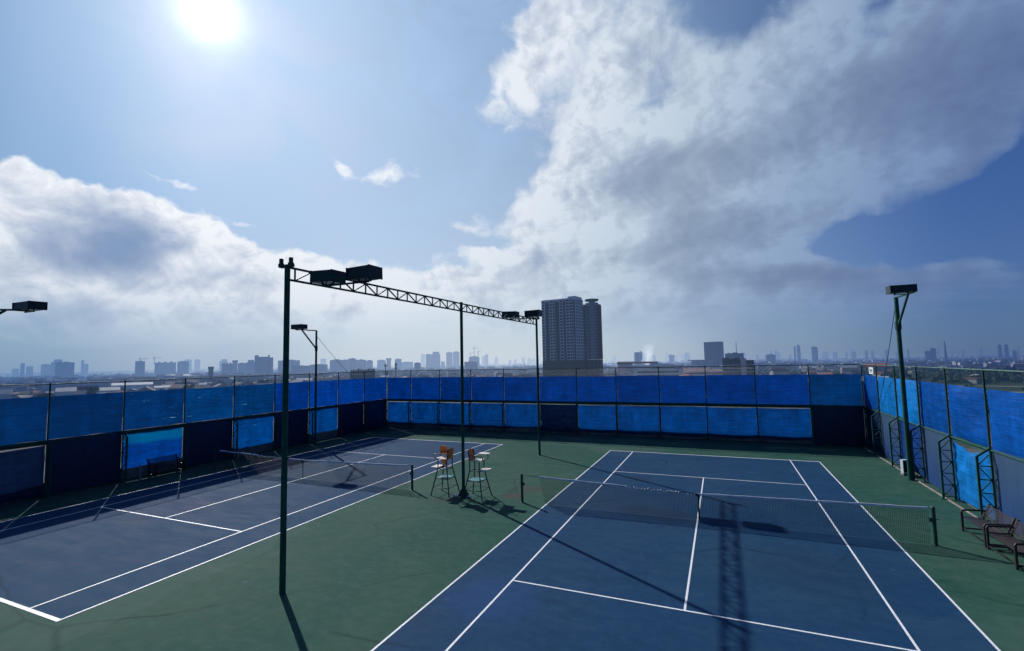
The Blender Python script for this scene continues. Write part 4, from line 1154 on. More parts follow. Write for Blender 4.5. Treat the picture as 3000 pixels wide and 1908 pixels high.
CITY = [
    (-4864, 1818, 34.4, 20.7, 65.6, 79.3, 'box', 'pale', 'small hazy block, first skyline block left of near gantry pole'),
    (-3918, 1492, 17.1, 15.4, 92.8, 60.9, 'tower', 'mid', 'slim hazy tower, second skyline block left of near gantry pole'),
    (-4279, 1668, 31.0, 18.6, 76.9, 80.5, 'box', 'pale', 'low hazy slab, third skyline block left of near gantry pole'),
    (-3972, 1626, 45.4, 22.7, 86.0, 72.5, 'box', 'pale', 'broad hazy block, fourth skyline block left of near gantry pole'),
    (-3676, 1556, 51.8, 25.9, 109.5, 56.8, 'step', 'pale', 'tall hazy stepped block, fifth skyline block left of near gantry pole'),
    (-2655, 1146, 58.3, 23.3, 79.7, 78.3, 'plant', 'mid', 'wide grey-blue slab with rooftop plant, sixth skyline block left of near gantry pole'),
    (-4175, 1912, 16.4, 14.7, 116.2, 65.2, 'tower', 'pale', 'thin hazy tower, seventh skyline block left of near gantry pole'),
    (-4257, 1972, 26.2, 20.9, 89.3, 64.9, 'box', 'pale', 'squat hazy block, eighth skyline block left of near gantry pole'),
    (-2364, 1285, 32.4, 19.4, 78.3, 69.2, 'plant', 'mid', 'compact grey-blue block, ninth skyline block left of near gantry pole'),
    (-2490, 1467, 82.8, 29.0, 74.3, 53.2, 'turret', 'mid', 'long grey-blue slab with roof turrets, tenth skyline block left of near gantry pole'),
    (-2368, 1474, 43.0, 21.5, 75.2, 67.8, 'box', 'mid', 'square grey-blue block, eleventh skyline block left of near gantry pole'),
    (-4380, 2783, 55.9, 27.9, 122.3, 57.4, 'box', 'pale', 'very pale hazy block, twelfth skyline block left of near gantry pole'),
    (-4509, 2952, 45.6, 22.8, 124.6, 56.6, 'box', 'pale', 'very pale hazy tower, thirteenth skyline block left of near gantry pole'),
    (-1070, 719, 10.6, 8.5, 41.3, 65.4, 'cap', 'dark', 'small dark water tower block with wider cap, fourteenth skyline block left of near gantry pole'),
    (-3413, 2428, 52.3, 31.4, 103.0, 59.4, 'step', 'pale', 'pale block with sloping shoulder, fifteenth skyline block left of near gantry pole'),
    (-1861, 1333, 38.4, 19.2, 59.1, 44.0, 'turret', 'mid', 'grey block with stepped roof, sixteenth skyline block left of near gantry pole'),
    (-1885, 1384, 21.3, 17.0, 69.2, 53.4, 'cap', 'mid', 'narrow grey block with dark cap, seventeenth skyline block left of near gantry pole'),
    (-1869, 1406, 32.7, 19.6, 58.6, 57.7, 'box', 'mid', 'low wide grey block, eighteenth skyline block left of near gantry pole'),
    (-1811, 1399, 32.5, 19.5, 69.1, 47.0, 'step', 'mid', 'grey stepped block, nineteenth skyline block left of near gantry pole'),
    (-1470, 1185, 55.3, 24.9, 79.7, 64.7, 'hotel', 'mid', 'big pale hotel block with stair tower spike, twentieth skyline block left of near gantry pole'),
    (-1717, 1512, 86.0, 43.0, 68.2, 48.3, 'round', 'mid', 'curved grey block with rounded roof, first skyline block behind near gantry pole and left mast'),
    (-1392, 1274, 61.7, 24.7, 41.7, 51.2, 'box', 'mid', 'long low grey block, second skyline block behind near gantry pole and left mast'),
    (-1421, 1388, 61.3, 24.5, 45.4, 39.3, 'plant', 'mid', 'long low block with roof clutter, first skyline block right of left mast'),
    (-3526, 3526, 52.3, 31.4, 110.6, 44.9, 'box', 'pale', 'faint pale tower, second skyline block right of left mast'),
    (-1513, 1578, 52.0, 26.0, 65.3, 51.5, 'round', 'mid', 'grey block with curved corner, third skyline block right of left mast'),
    (-1518, 1642, 30.0, 21.0, 66.7, 42.5, 'turret', 'mid', 'grey block with two roof turrets, fourth skyline block right of left mast'),
    (-1466, 1622, 27.7, 19.4, 70.1, 47.8, 'plant', 'mid', 'taller grey block, fifth skyline block right of left mast'),
    (-1473, 1682, 46.8, 18.7, 64.2, 36.9, 'plant', 'mid', 'wide banded block, sixth skyline block right of left mast'),
    (-1508, 1784, 29.3, 20.5, 61.5, 43.9, 'round', 'mid', 'rounded pale block, seventh skyline block right of left mast'),
    (-1748, 2169, 44.8, 26.9, 66.9, 30.7, 'round', 'pale', 'rounded hazy block, eighth skyline block right of left mast'),
    (-1655, 2115, 27.0, 21.6, 72.5, 42.8, 'cap', 'mid', 'narrow hazy block with pointed cap, first skyline block left of the middle gantry pole'),
    (-1615, 2145, 34.5, 24.1, 69.8, 36.8, 'box', 'mid', 'upright hazy block, second skyline block left of the middle gantry pole'),
    (-1751, 2417, 69.1, 27.6, 53.7, 35.7, 'box', 'pale', 'long pale hazy block, third skyline block left of the middle gantry pole'),
    (-964, 1382, 20.7, 14.5, 43.7, 40.6, 'box', 'mid', 'small darker block, fourth skyline block left of the middle gantry pole'),
    (-3013, 4463, 48.2, 28.9, 149.8, 33.9, 'tower', 'pale', 'faint pale tower, fifth skyline block left of the middle gantry pole'),
    (-1647, 2489, 29.0, 23.2, 99.4, 33.3, 'tower', 'mid', 'tower lower than its neighbour, sixth skyline block left of the middle gantry pole'),
    (-1611, 2512, 55.4, 33.2, 111.3, 42.5, 'step', 'mid', 'tall blue-grey tower, seventh skyline block left of the middle gantry pole'),
    (-1677, 2707, 24.5, 19.6, 52.5, 31.6, 'box', 'pale', 'little hazy block, eighth skyline block left of the middle gantry pole'),
    (-1692, 2815, 41.4, 29.0, 115.9, 25.9, 'tower', 'mid', 'left one of twin pale towers, ninth skyline block left of the middle gantry pole'),
    (-1677, 2882, 42.2, 29.5, 121.0, 25.1, 'tower', 'mid', 'right one of twin pale towers, tenth skyline block left of the middle gantry pole'),
    (-806, 1478, 45.3, 18.1, 43.6, 33.3, 'box', 'mid', 'broad low pinkish block, first skyline block left of the high-rise'),
    (-1265, 2367, 55.9, 33.5, 77.3, 34.0, 'construct', 'mid', 'unfinished block topped by tower cranes, second skyline block left of the high-rise'),
    (-2347, 4622, 33.1, 26.5, 112.1, 26.8, 'tower', 'pale', 'faint pale tower, third skyline block left of the high-rise'),
    (-1917, 3831, 30.5, 24.4, 113.9, 26.5, 'tower', 'pale', 'slim hazy tower, fourth skyline block left of the high-rise'),
    (-287, 1860, 29.2, 20.4, 70.9, 20.7, 'tilt', 'mid', 'dark glass block with a leaning roof piece, first skyline block right of the high-rise'),
    (-265, 2970, 36.4, 25.5, 60.0, 5.1, 'cap', 'pale', 'pale hazy block with roof knob, second skyline block right of the high-rise'),
    (-312, 5173, 58.7, 35.2, 97.3, 3.5, 'step', 'pale', 'faint pale stepped tower, third skyline block right of the high-rise'),
    (-14, 1332, 39.9, 24.0, 79.6, -27.4, 'glass', 'dark', 'tall dark glass office tower, first skyline block left of the right mast'),
    (31, 1232, 37.2, 18.6, 49.9, -13.4, 'plant', 'dark', 'wide dark block with a radio mast, second skyline block left of the right mast'),
    (203, 2374, 38.3, 23.0, 49.9, -4.8, 'round', 'mid', 'humped grey block, third skyline block left of the right mast'),
    (485, 5159, 28.4, 19.9, 105.3, -5.3, 'dome', 'pale', 'faint domed tower, fourth skyline block left of the right mast'),
    (394, 3158, 10.1, 9.1, 97.9, -7.1, 'tower', 'mid', 'left half of the slender split tower, fifth skyline block left of the right mast'),
    (399, 3056, 16.6, 15.0, 102.0, -2.4, 'tower', 'mid', 'right half of the slender split tower, sixth skyline block left of the right mast'),
    (442, 2848, 27.1, 19.0, 87.5, -0.7, 'plant', 'mid', 'square lone tower, seventh skyline block left of the right mast'),
    (868, 5109, 33.7, 23.6, 71.8, -9.6, 'box', 'pale', 'faint low tower, eighth skyline block left of the right mast'),
    (873, 4702, 32.9, 23.0, 70.0, -10.5, 'box', 'pale', 'faint square block, ninth skyline block left of the right mast'),
    (990, 4883, 19.1, 15.3, 68.9, -11.4, 'tower', 'pale', 'tiny faint tower, tenth skyline block left of the right mast'),
    (915, 4286, 27.0, 18.9, 66.4, -12.0, 'step', 'mid', 'faint stepped block, eleventh skyline block left of the right mast'),
    (943, 4075, 17.4, 13.9, 70.2, -13.0, 'tower', 'mid', 'thin hazy tower, twelfth skyline block left of the right mast'),
    (1070, 4456, 18.8, 15.1, 74.8, -13.4, 'tower', 'pale', 'thin faint tower, thirteenth skyline block left of the right mast'),
    (1077, 4145, 17.1, 13.7, 72.3, -14.5, 'tower', 'mid', 'thin hazy tower, fourteenth skyline block left of the right mast'),
    (1164, 4018, 12.4, 11.2, 70.0, -16.1, 'tower', 'mid', 'needle-thin hazy tower, first skyline block right of the right mast'),
    (867, 2750, 17.8, 12.5, 51.6, -12.4, 'box', 'mid', 'lower half of the stepped slab, second skyline block right of the right mast'),
    (886, 2744, 21.0, 14.7, 64.2, -12.8, 'plant', 'mid', 'upper half of the stepped slab, third skyline block right of the right mast'),
    (1275, 3134, 16.7, 13.3, 76.0, -22.0, 'taper', 'mid', 'left one of two tapering towers, fourth skyline block right of the right mast'),
    (1315, 3172, 17.9, 14.3, 75.6, -22.4, 'taper', 'mid', 'right one of two tapering towers, fifth skyline block right of the right mast'),
    (1281, 3024, 11.2, 9.0, 47.0, -22.8, 'tower', 'mid', 'dark stub tower, sixth skyline block right of the right mast'),
    (1642, 3848, 11.3, 9.1, 45.1, -23.0, 'tower', 'pale', 'pale stub tower, seventh skyline block right of the right mast'),
]
FAR_CITY = [
    (-2457, 5175, 42.5, 34.0, 109.4, 25.3, 'step'),
    (-2136, 4851, 31.2, 25.0, 60.7, 23.7, 'tower'),
    (-2341, 5484, 36.0, 28.8, 72.9, 23.1, 'tower'),
    (-2210, 5400, 22.8, 18.2, 92.7, 22.2, 'box'),
    (-2147, 5462, 47.8, 38.3, 90.4, 21.4, 'step'),
    (-2517, 6381, 36.7, 29.4, 74.6, 21.5, 'box'),
    (-2462, 6425, 58.5, 46.8, 65.5, 20.9, 'step'),
    (-2277, 5945, 53.1, 42.5, 87.1, 20.9, 'step'),
    (-2176, 5834, 45.2, 36.1, 76.3, 20.4, 'tower'),
    (-1481, 7316, 59.8, 47.8, 112.9, 11.4, 'step'),
    (-970, 6114, 34.0, 27.2, 70.0, 9.0, 'step'),
    (-1071, 7363, 52.8, 42.3, 135.3, 8.3, 'step'),
    (-806, 5702, 47.6, 38.1, 108.9, 8.0, 'tower'),
    (-634, 5178, 30.9, 24.7, 80.4, 7.0, 'tower'),
    (-658, 6675, 25.4, 20.3, 131.5, 5.6, 'step'),
    (-518, 5691, 38.5, 30.8, 100.6, 5.2, 'step'),
    (-563, 6870, 50.5, 40.4, 86.1, 4.7, 'step'),
    (-496, 7080, 29.4, 23.5, 108.9, 4.0, 'box'),
    (-495, 7085, 30.9, 24.8, 102.6, 4.0, 'box'),
    (-384, 6321, 32.7, 26.2, 114.0, 3.5, 'box'),
    (221, 5513, 37.9, 30.3, 97.9, -2.3, 'tower'),
    (333, 5289, 20.1, 16.1, 65.6, -3.6, 'tower'),
    (471, 6136, 39.7, 31.8, 67.2, -4.4, 'step'),
    (572, 7295, 31.5, 25.2, 122.6, -4.5, 'tower'),
    (516, 5999, 32.6, 26.1, 105.0, -4.9, 'box'),
    (533, 5411, 26.5, 21.2, 82.3, -5.6, 'box'),
    (611, 5250, 25.3, 20.2, 57.7, -6.6, 'step'),
    (958, 7096, 39.8, 31.8, 82.3, -7.7, 'box'),
    (1086, 7361, 40.0, 32.0, 111.6, -8.4, 'box'),
    (1065, 6431, 38.2, 30.6, 60.0, -9.4, 'box'),
    (1186, 7146, 31.5, 25.2, 101.7, -9.4, 'tower'),
    (885, 5120, 27.3, 21.8, 84.7, -9.8, 'step'),
    (1231, 5840, 35.3, 28.3, 101.2, -11.9, 'tower'),
    (1714, 6738, 25.4, 20.3, 91.6, -14.2, 'box'),
    (1403, 5132, 16.7, 13.4, 72.3, -15.2, 'step'),
    (1718, 6235, 25.3, 20.2, 93.6, -15.4, 'tower'),
    (1742, 5297, 15.5, 12.4, 89.7, -18.1, 'box'),
    (1864, 5385, 11.0, 8.8, 56.6, -19.0, 'box'),
    (2444, 7015, 21.7, 17.4, 64.0, -19.2, 'box'),
    (2275, 6419, 14.4, 11.5, 66.7, -19.5, 'step'),
    (1795, 4982, 17.1, 13.7, 62.7, -19.7, 'step'),
    (2301, 6018, 23.0, 18.4, 89.0, -20.9, 'step'),
    (2324, 6081, 23.6, 18.9, 67.2, -20.8, 'box'),
    (2091, 5455, 20.0, 16.0, 72.7, -20.9, 'box'),
    (2597, 6474, 16.1, 12.9, 105.2, -21.8, 'step'),
    (2276, 5320, 12.9, 10.3, 82.2, -23.1, 'box'),
]

# ------------------------------------------------------------------ the city below and beyond
GZ = -32.0
def ground_material():
    m, N = new_mat('city_ground')
    p = N.vm('MULTIPLY', poso(N), (1.0, 1.0, 0.0))
    n = N.noise(p, 0.0016, 6, 0.6, 0.6)
    v = N.n('ShaderNodeTexVoronoi'); N.l(p, v.inputs['Vector']); v.inputs['Scale'].default_value = 0.011
    vv = N.sep(v.outputs['Color'])
    f = N.noise(p, 0.02, 5, 0.65)
    c = N.mix(N.mr(n, 0.40, 0.60), (0.035, 0.055, 0.030), (0.085, 0.082, 0.080))
    c = N.mix(N.m('MULTIPLY', N.mr(vv[0], 0.72, 0.74), N.mr(f, 0.45, 0.6)), c, (0.26, 0.25, 0.25))
    c = N.mix(N.m('MULTIPLY', N.mr(vv[1], 0.86, 0.88), N.mr(f, 0.5, 0.6)), c, (0.20, 0.10, 0.08))
    c = N.mix(N.mr(f, 0.50, 0.72, 0.0, 0.7), c, (0.022, 0.032, 0.022))
    finish(N, add_haze_glow(N, principled(N, c, 0.9, 0.1)))
    return m
b = MB(); n = 96; Rr = 40000.0
b.add([(0, 0, GZ)] + [(Rr * math.cos(2 * math.pi * k / n), Rr * math.sin(2 * math.pi * k / n), GZ) for k in range(n)], [(0, 1 + k, 1 + (k + 1) % n) for k in range(n)])
tag(b.build('ground', ground_material()), 'flat hazy city ground reaching the horizon', 'ground', kind='structure')
def flat_mat(name, c, var=.25):
    m, N = new_mat(name)
    p = poso(N); n = N.noise(p, 0.03, 5, .6)
    finish(N, add_haze_glow(N, principled(N, N.vm('SCALE', c, scale=N.mr(n, .3, .7, 1 - var, 1 + var)), .9, .1)))
    return m
# open grass and a pale road beyond the right corner
b = MB(); b.add([(90, 420, GZ + .1), (560, 330, GZ + .1), (640, 560, GZ + .1), (130, 900, GZ + .1)], [(0, 1, 2, 3)])
tag(b.build('grass_field', flat_mat('field_grass', (0.030, 0.050, 0.026))), 'open green field beyond the right fence corner', 'field', kind='structure')
b = MB()
for (p0, p1, w) in (((60, 640), (700, 450), 7), ((70, 520), (640, 395), 10), ((60, 760), (720, 540), 6)):
    a = Vector((*p0, GZ + .25)); c = Vector((*p1, GZ + .25)); nrm = Vector((0, 0, 1)).cross((c - a).normalized()) * w
    b.add([a - nrm, c - nrm, c + nrm, a + nrm], [(0, 1, 2, 3)])
tag(b.build('pale_road', flat_mat('pale_asphalt', (0.30, 0.29, 0.27), .15)), 'pale road strips across the field beyond the right corner', 'road', kind='structure')

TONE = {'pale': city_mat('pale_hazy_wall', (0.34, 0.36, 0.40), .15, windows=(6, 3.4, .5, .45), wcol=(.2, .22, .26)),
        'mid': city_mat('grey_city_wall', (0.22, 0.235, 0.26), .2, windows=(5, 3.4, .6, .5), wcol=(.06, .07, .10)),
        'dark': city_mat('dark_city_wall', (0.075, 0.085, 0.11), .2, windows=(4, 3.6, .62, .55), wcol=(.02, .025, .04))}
M_ROOFD = city_mat('dark_roof', (0.07, 0.075, 0.09))
M_GLASS = city_mat('glass_facade', (0.045, 0.065, 0.105), .25, .25, windows=(200, 4.0, 1.0, .7), wcol=(.035, .055, .11), spec=.6)
M_GLASSL = city_mat('banded_facade', (0.30, 0.33, 0.38), .15, .5, windows=(200, 4.2, 1.0, .55), wcol=(.05, .08, .14))
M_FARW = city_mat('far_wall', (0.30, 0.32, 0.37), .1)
M_CRANE = city_mat('crane_steel', (0.12, 0.12, 0.14), .1)
CRANE_SITES = []
def building(x, y, w, d, h, rz, style, tone, label):
    t = thing('city_building', label, 'building', (x, y, GZ), R(rz), 'buildings along the hazy skyline')
    M = TONE[tone]
    hw, hd = w / 2, d / 2
    def part(nm, mat, fn):
        b = MB(); fn(b); return b.build(nm, mat, t)
    top = h
    if style == 'step':
        part('wall', M, lambda b: (b.box(-hw, hw, -hd, hd, 0, h * .86), b.box(-hw * .55, hw * .8, -hd * .8, hd * .8, h * .86, h)))
    elif style == 'turret':
        part('wall', M, lambda b: b.box(-hw, hw, -hd, hd, 0, h * .94))
        for k in (-.62, -.05, .55):
            part('roof_turret', M, lambda b: b.box(hw * k - hw * .10, hw * k + hw * .10, -hd * .5, hd * .5, h * .94, h * (1.0 + .015 * (k > 0))))
        part('parapet', M_ROOFD, lambda b: b.box(-hw * 1.005, hw * 1.005, -hd * 1.01, hd * 1.01, h * .925, h * .938))
    elif style == 'plant':
        part('wall', M, lambda b: b.box(-hw, hw, -hd, hd, 0, h * .96))
        part('plant_room', M_ROOFD, lambda b: (b.box(-hw * .15, hw * .35, -hd * .6, hd * .6, h * .96, h), b.box(-hw * .7, -hw * .5, -hd * .4, hd * .4, h * .96, h * .985)))
    elif style == 'cap':
        part('wall', M, lambda b: b.box(-hw * .82, hw * .82, -hd * .82, hd * .82, 0, h * .88))
        part('roof_cap', M_ROOFD, lambda b: b.box(-hw, hw, -hd, hd, h * .88, h))
    elif style == 'round':
        def fn(b):
            n = 14; zt = h * .95
            pr = [(-hw, hd)] + [(-hw * math.cos(math.pi * k / n), -hd * (.35 + .65 * math.sin(math.pi * k / n))) for k in range(n + 1)] + [(hw, hd)]
            vs = [(px, py, z) for z in (0, zt) for px, py in pr]; q = len(pr)
            b.add(vs, [(k, (k + 1) % q, q + (k + 1) % q, q + k) for k in range(q)] + [tuple(range(q, 2 * q))])
        part('wall', M, fn)
        part('roof', M_ROOFD, lambda b: (b.box(-hw * .6, hw * .55, -hd * .5, hd * .6, h * .95, h * .985), b.box(-hw * .2, hw * .3, -hd * .3, hd * .3, h * .985, h)))
    elif style == 'hotel':
        part('wall', M, lambda b: (b.box(-hw * .72, hw * .55, -hd, hd, 0, h * .93), b.box(hw * .55, hw, -hd * .7, hd, 0, h * .90)))
        part('stair_tower', TONE['mid'], lambda b: b.box(-hw, -hw * .72, -hd * .8, hd * .8, 0, h))
        part('stair_tower', TONE['dark'], lambda b: b.box(hw * .42, hw * .54, -hd * 1.06, -hd * .4, 0, h * 1.01))
    elif style == 'glass':
        part('wall', M_GLASS, lambda b: b.box(-hw, hw, -hd, hd, 0, h * .985))
        part('banded_front', M_GLASSL, lambda b: b.box(-hw - .6, -hw - .05, -hd * .98, hd * .98, 0, h))
        part('roof_rim', M_ROOFD, lambda b: b.box(-hw * .99, hw * 1.005, -hd * 1.005, hd * 1.005, h * .985, h))
        part('podium', TONE['mid'], lambda b: (b.box(-hw * 2.2, hw * .6, -hd * 3.0, -hd * 1.02, 0, h * .40), b.box(-hw * 2.6, -hw * .2, -hd * 3.4, -hd * 1.6, h * .40, h * .43)))
    elif style == 'taper':
        def fn(b):
            b.add([(-hw, -hd, 0), (hw, -hd, 0), (hw, hd, 0), (-hw, hd, 0), (-hw * .72, -hd * .7, h), (hw * .72, -hd * .7, h), (hw * .72, hd * .7, h), (-hw * .72, hd * .7, h)],
                  [(0, 1, 5, 4), (1, 2, 6, 5), (2, 3, 7, 6), (3, 0, 4, 7), (4, 5, 6, 7)])
        part('wall', M, fn)
        part('roof', M_ROOFD, lambda b: b.box(-hw * .4, hw * .4, -hd * .4, hd * .4, h, h * 1.012))
    elif style == 'dome':
        part('wall', M, lambda b: b.box(-hw * .8, hw * .8, -hd, hd, 0, h * .9))
        part('dome', M, lambda b: b.grid(lambda u, v: (hw * .8 * math.cos(u * 6.2832) * math.cos(v * 1.5708), hd * .8 * math.sin(u * 6.2832) * math.cos(v * 1.5708), h * .9 + h * .1 * math.sin(v * 1.5708)), 12, 5))
    elif style == 'tilt':
        part('wall', M_GLASS, lambda b: b.box(-hw, hw * .55, -hd, hd, 0, h * .93))
        part('lean_to', M_GLASS, lambda b: b.add([(hw * .55, -hd, h * .5), (hw * .75, -hd, h * .5), (hw * 1.0, -hd, h * .90), (hw * .5, -hd, h), (hw * .55, hd, h * .5), (hw * .75, hd, h * .5), (hw * 1.0, hd, h * .90), (hw * .5, hd, h)],
             [(0, 1, 2, 3), (7, 6, 5, 4), (0, 4, 5, 1), (1, 5, 6, 2), (2, 6, 7, 3), (3, 7, 4, 0)]))
        part('pale_front', M_GLASSL, lambda b: b.box(hw * .05, hw * .5, -hd - .5, -hd - .05, 0, h * .91))
    elif style == 'construct':
        part('wall', M, lambda b: b.box(-hw, hw, -hd, hd, 0, h * .90))
        part('bare_floors', M_ROOFD, lambda b: [b.box(-hw * (.9 - .2 * k), hw * (.9 - .2 * k), -hd * .9, hd * .9, h * (.90 + .033 * k), h * (.90 + .033 * k + .02)) for k in range(3)])
        part('bare_columns', M_ROOFD, lambda b: [b.box(hw * k - .8, hw * k + .8, -1, 1, h * .90, h * (1 - .06 * abs(k))) for k in (-.7, -.35, 0, .35, .7)])
        CRANE_SITES.append((x, y, h, w, rz))
    else:
        part('wall', M, lambda b: b.box(-hw, hw, -hd, hd, 0, h * .97))
        part('roof', M_ROOFD, lambda b: b.box(-hw * .45, hw * .3, -hd * .5, hd * .5, h * .97, h))
    return t
for q in CITY:
    building(*q)
far_meshes = {}
for (x, y, w, d, h, rz, st) in FAR_CITY:
    if st not in far_meshes:
        b = MB(); b.box(-.5, .5, -.5, .5, 0, .86 if st == 'step' else 1)
        if st == 'step':
            b.box(-.2, .3, -.4, .4, .86, 1)
        if st == 'tower':
            b.box(-.05, .05, -.05, .05, 1, 1.06)
        far_meshes[st] = b.mesh('far_tower', M_FARW)
    o = inst(far_meshes[st], 'far_tower', None, (x, y, GZ), R(rz))
    o.scale = (w, d, h)
    tag(o, 'faint tower almost lost in the haze on the far skyline', 'building', 'faint towers on the far skyline')

def crane(label, x, y, z, mast_h, jib, rz, arm_up=0.0):
    t = thing('tower_crane', label, 'crane', (x, y, z), R(rz))
    b = MB(); b.bar((0, 0, 0), (0, 0, mast_h), 2.0); b.build('mast', M_CRANE, t)
    b = MB(); b.bar((-jib * .3, 0, mast_h * .78), (jib, 0, mast_h * .78 + arm_up), 1.3); b.build('jib', M_CRANE, t)
    b = MB(); b.bar((0, 0, mast_h), (jib * .7, 0, mast_h * .78 + arm_up * .7), .5); b.bar((0, 0, mast_h), (-jib * .3, 0, mast_h * .78), .5); b.build('tie', M_CRANE, t)
for (x, y, h, w, rz) in CRANE_SITES:
    a = Vector((math.cos(R(rz)), math.sin(R(rz)), 0))
    for k, (off, mh, jb, up, lb) in enumerate(((-.38, 26, 20, 8, 'short left crane on the unfinished block'), (.02, 62, 30, 2, 'tallest middle crane on the unfinished block'), (.42, 34, 22, 10, 'right-hand crane on the unfinished block'))):
        q = a * w * off
        crane(lb, x + q.x, y + q.y, GZ + h * .9, mh, jb, rz + 20 * k, up)
# cranes over the long turreted slab at the left
for (x, y, z, mh, lb) in ((-2345, 1275, 28, 30, 'thin crane left of the pale blocks on the left skyline'), (-2290, 1300, 28, 34, 'thin crane beside the pale blocks on the left skyline')):
    crane(lb, x, y, z, mh, 26, 60, 3)

# ------------------------------------------------------------------ the near high-rise
M_TW = city_mat('tower_white_panel', (0.60, 0.63, 0.69), .1)
M_TR = city_mat('tower_recess', (0.045, 0.075, 0.09), .2)
M_TWIN = city_mat('tower_window', (0.014, 0.018, 0.030), .2, .35, spec=.3)
M_TBASE = city_mat('tower_base_brown', (0.11, 0.105, 0.115), .2, windows=(4.2, 2.85, .5, .5), wcol=(.05, .045, .05))
M_TSIDE = city_mat('tower_side_grey', (0.26, 0.28, 0.33), .1)
M_TRED = city_mat('tower_red_flank', (0.055, 0.028, 0.035), .2)
def highrise():
    rzv = 15.8 - 24.0
    t = thing('residential_tower', 'tall grey-white apartment high-rise with dark window grid and round roof disc', 'apartment tower', (-121.5, 415.1, GZ), R(rzv))
    # local: near corner at the origin, front runs to -x, flank runs to +y
    H = 97.6; W = 35.5; D = 18.5
    def part(nm, mat, fn, par=None):
        b = MB(); fn(b); return b.build(nm, mat, par or t)
    wall = part('wall', M_TW, lambda b: (b.box(-W, 0, 0, D, 38.5, H - 2.4), b.box(-W * .98, -1.2, .9, D - .6, H - 2.4, H - .6), b.box(-8, -.5, 1.2, D - .8, H - .6, H + .9)))
    part('base', M_TBASE, lambda b: b.box(-W - .15, .15, -.15, D + .15, 0, 38.5))
    part('parapet', M_TW, lambda b: (b.box(-W - .25, .25, -.25, .25, H - 2.4, H - 1.2), b.box(-.25, .25, .25, D, H - 2.4, H - 1.2), b.box(-W - .25, -W + .25, .25, D, H - 2.4, H - 1.2)))
    # window bays along the front as fractions of its width, from the left; dark recesses between
    for f0, f1 in ((.115, .225), (.415, .53), (.655, .715), (.955, .992)):
        part('recess', M_TR, lambda b: b.box(-W + W * f0, -W + W * f1, -.16, -.004, 2, H - 3.2))
    bays = [(.012, .078), (.245, .318), (.338, .405), (.55, .635), (.735, .815), (.835, .885), (.895, .945)]
    fl = 2.86
    wins = []
    for k in range(20):
        z = 38.5 + .9 + k * fl
        for f0, f1 in bays:
            wins.append((-W + W * f0, -W + W * f1, z, z + 1.85))
    stuffb = MB()
    for k, (a, c, z0, z1) in enumerate(reversed(wins)):
        if k < 88:
            b = MB(); b.box(a, c, -.11, -.005, z0, z1); b.build('window', M_TWIN, t)
        else:
            stuffb.box(a, c, -.11, -.005, z0, z1)
    for k in range(20):
        z = 38.5 + .9 + k * fl
        for y0, y1 in ((1.5, 4.6), (6.4, 9.2), (11.0, 13.6), (15.2, 17.4)):
            stuffb.box(.005, .11, y0, y1, z, z + 1.5)
    for k in range(12):
        z = 3 + k * fl
        for f0, f1 in bays:
            stuffb.box(-W + W * f0, -W + W * f1, -.27, -.16, z, z + 1.4)
    o = stuffb.build('windows', M_TWIN, t); o['kind'] = 'stuff'
    # thin white ledges
    part('ledge', M_TW, lambda b: [b.box(-W + W * f0 - .2, -W + W * f1 + .2, -.34, -.115, 38.5 + .6 + k * fl, 38.5 + .75 + k * fl) for k in range(20) for f0, f1 in bays])
    # rear block with the round roof disc
    H2 = 91.8
    x0, x1, y0, y1 = -3.0, 13.9, 18.6, 30.0
    part('rear_wall', M_TSIDE, lambda b: (b.box(x0, x1, y0, y1, 38.5, H2), b.box(x0 + 4.5, x1 - 1.5, y0 + 3, y1 - 3, H2, H2 + 1.6)))
    part('rear_base', M_TBASE, lambda b: b.box(x0 - .12, x1 + .12, y0 - .12, y1 + .12, 0, 38.4))
    part('rear_recess', M_TR, lambda b: (b.box(x0 + 3.2, x0 + 5.6, y0 - .2, y0 - .004, 3, H2 - 2)))
    part('red_flank', M_TRED, lambda b: b.box(x1 + .004, x1 + .35, y0 - .3, y1, 39, H2 - 1))
    part('rear_windows', M_TWIN, lambda b: [b.box(x0 + 6.6, x0 + 9.6, y0 - .12, y0 - .005, 39.4 + k * fl, 40.8 + k * fl) for k in range(18)] + [b.box(x1 - 2.6, x1 - .7, y0 - .12, y0 - .005, 39.4 + k * fl, 40.8 + k * fl) for k in range(18)])['kind'] = 'stuff'
    part('roof_disc', M_TR, lambda b: b.tube([(7.0, 24, H2 + 3.2), (7.0, 24, H2 + 4.6), (7.0, 24, H2 + 5.0)], [6.0, 6.9, 6.4], 28))
    part('disc_stem', M_TSIDE, lambda b: b.tube([(7.0, 24, H2 + 1.6), (7.0, 24, H2 + 3.2)], 3.0, 16))
highrise()

# ------------------------------------------------------------------ nearer blocks just above the fence
M_PINK = city_mat('pink_render', (0.66, 0.52, 0.50), .12)
M_WHITEW = city_mat('white_render', (0.72, 0.73, 0.72), .15)
M_REDROOF = city_mat('red_metal_roof', (0.05, 0.014, 0.012), .2)
M_BROWN = city_mat('brown_render', (0.12, 0.105, 0.085), .25, windows=(4.6, 3.3, .62, .4), wcol=(.03, .03, .03))
M_PALER = city_mat('pale_metal_roof', (0.50, 0.50, 0.50), .1)
M_WIND = city_mat('black_window_band', (0.02, 0.022, 0.03), .2)
M_OLIVE = city_mat('green_glass', (0.035, 0.05, 0.04), .3)
t = thing('school_block', 'long pale low block with dark red roof edge and window bands, right of the high-rise', 'building', (-85, 622, GZ), R(8))
b = MB(); b.box(-20, 42, -8, 8, 0, 30.2); b.box(2, 30, -3, 7.5, 30.2, 32.4); b.build('wall', M_WHITEW, t)
b = MB(); b.box(-38, -20.05, -10, 9, 0, 32.6); b.build('end_wall', M_PINK, t)
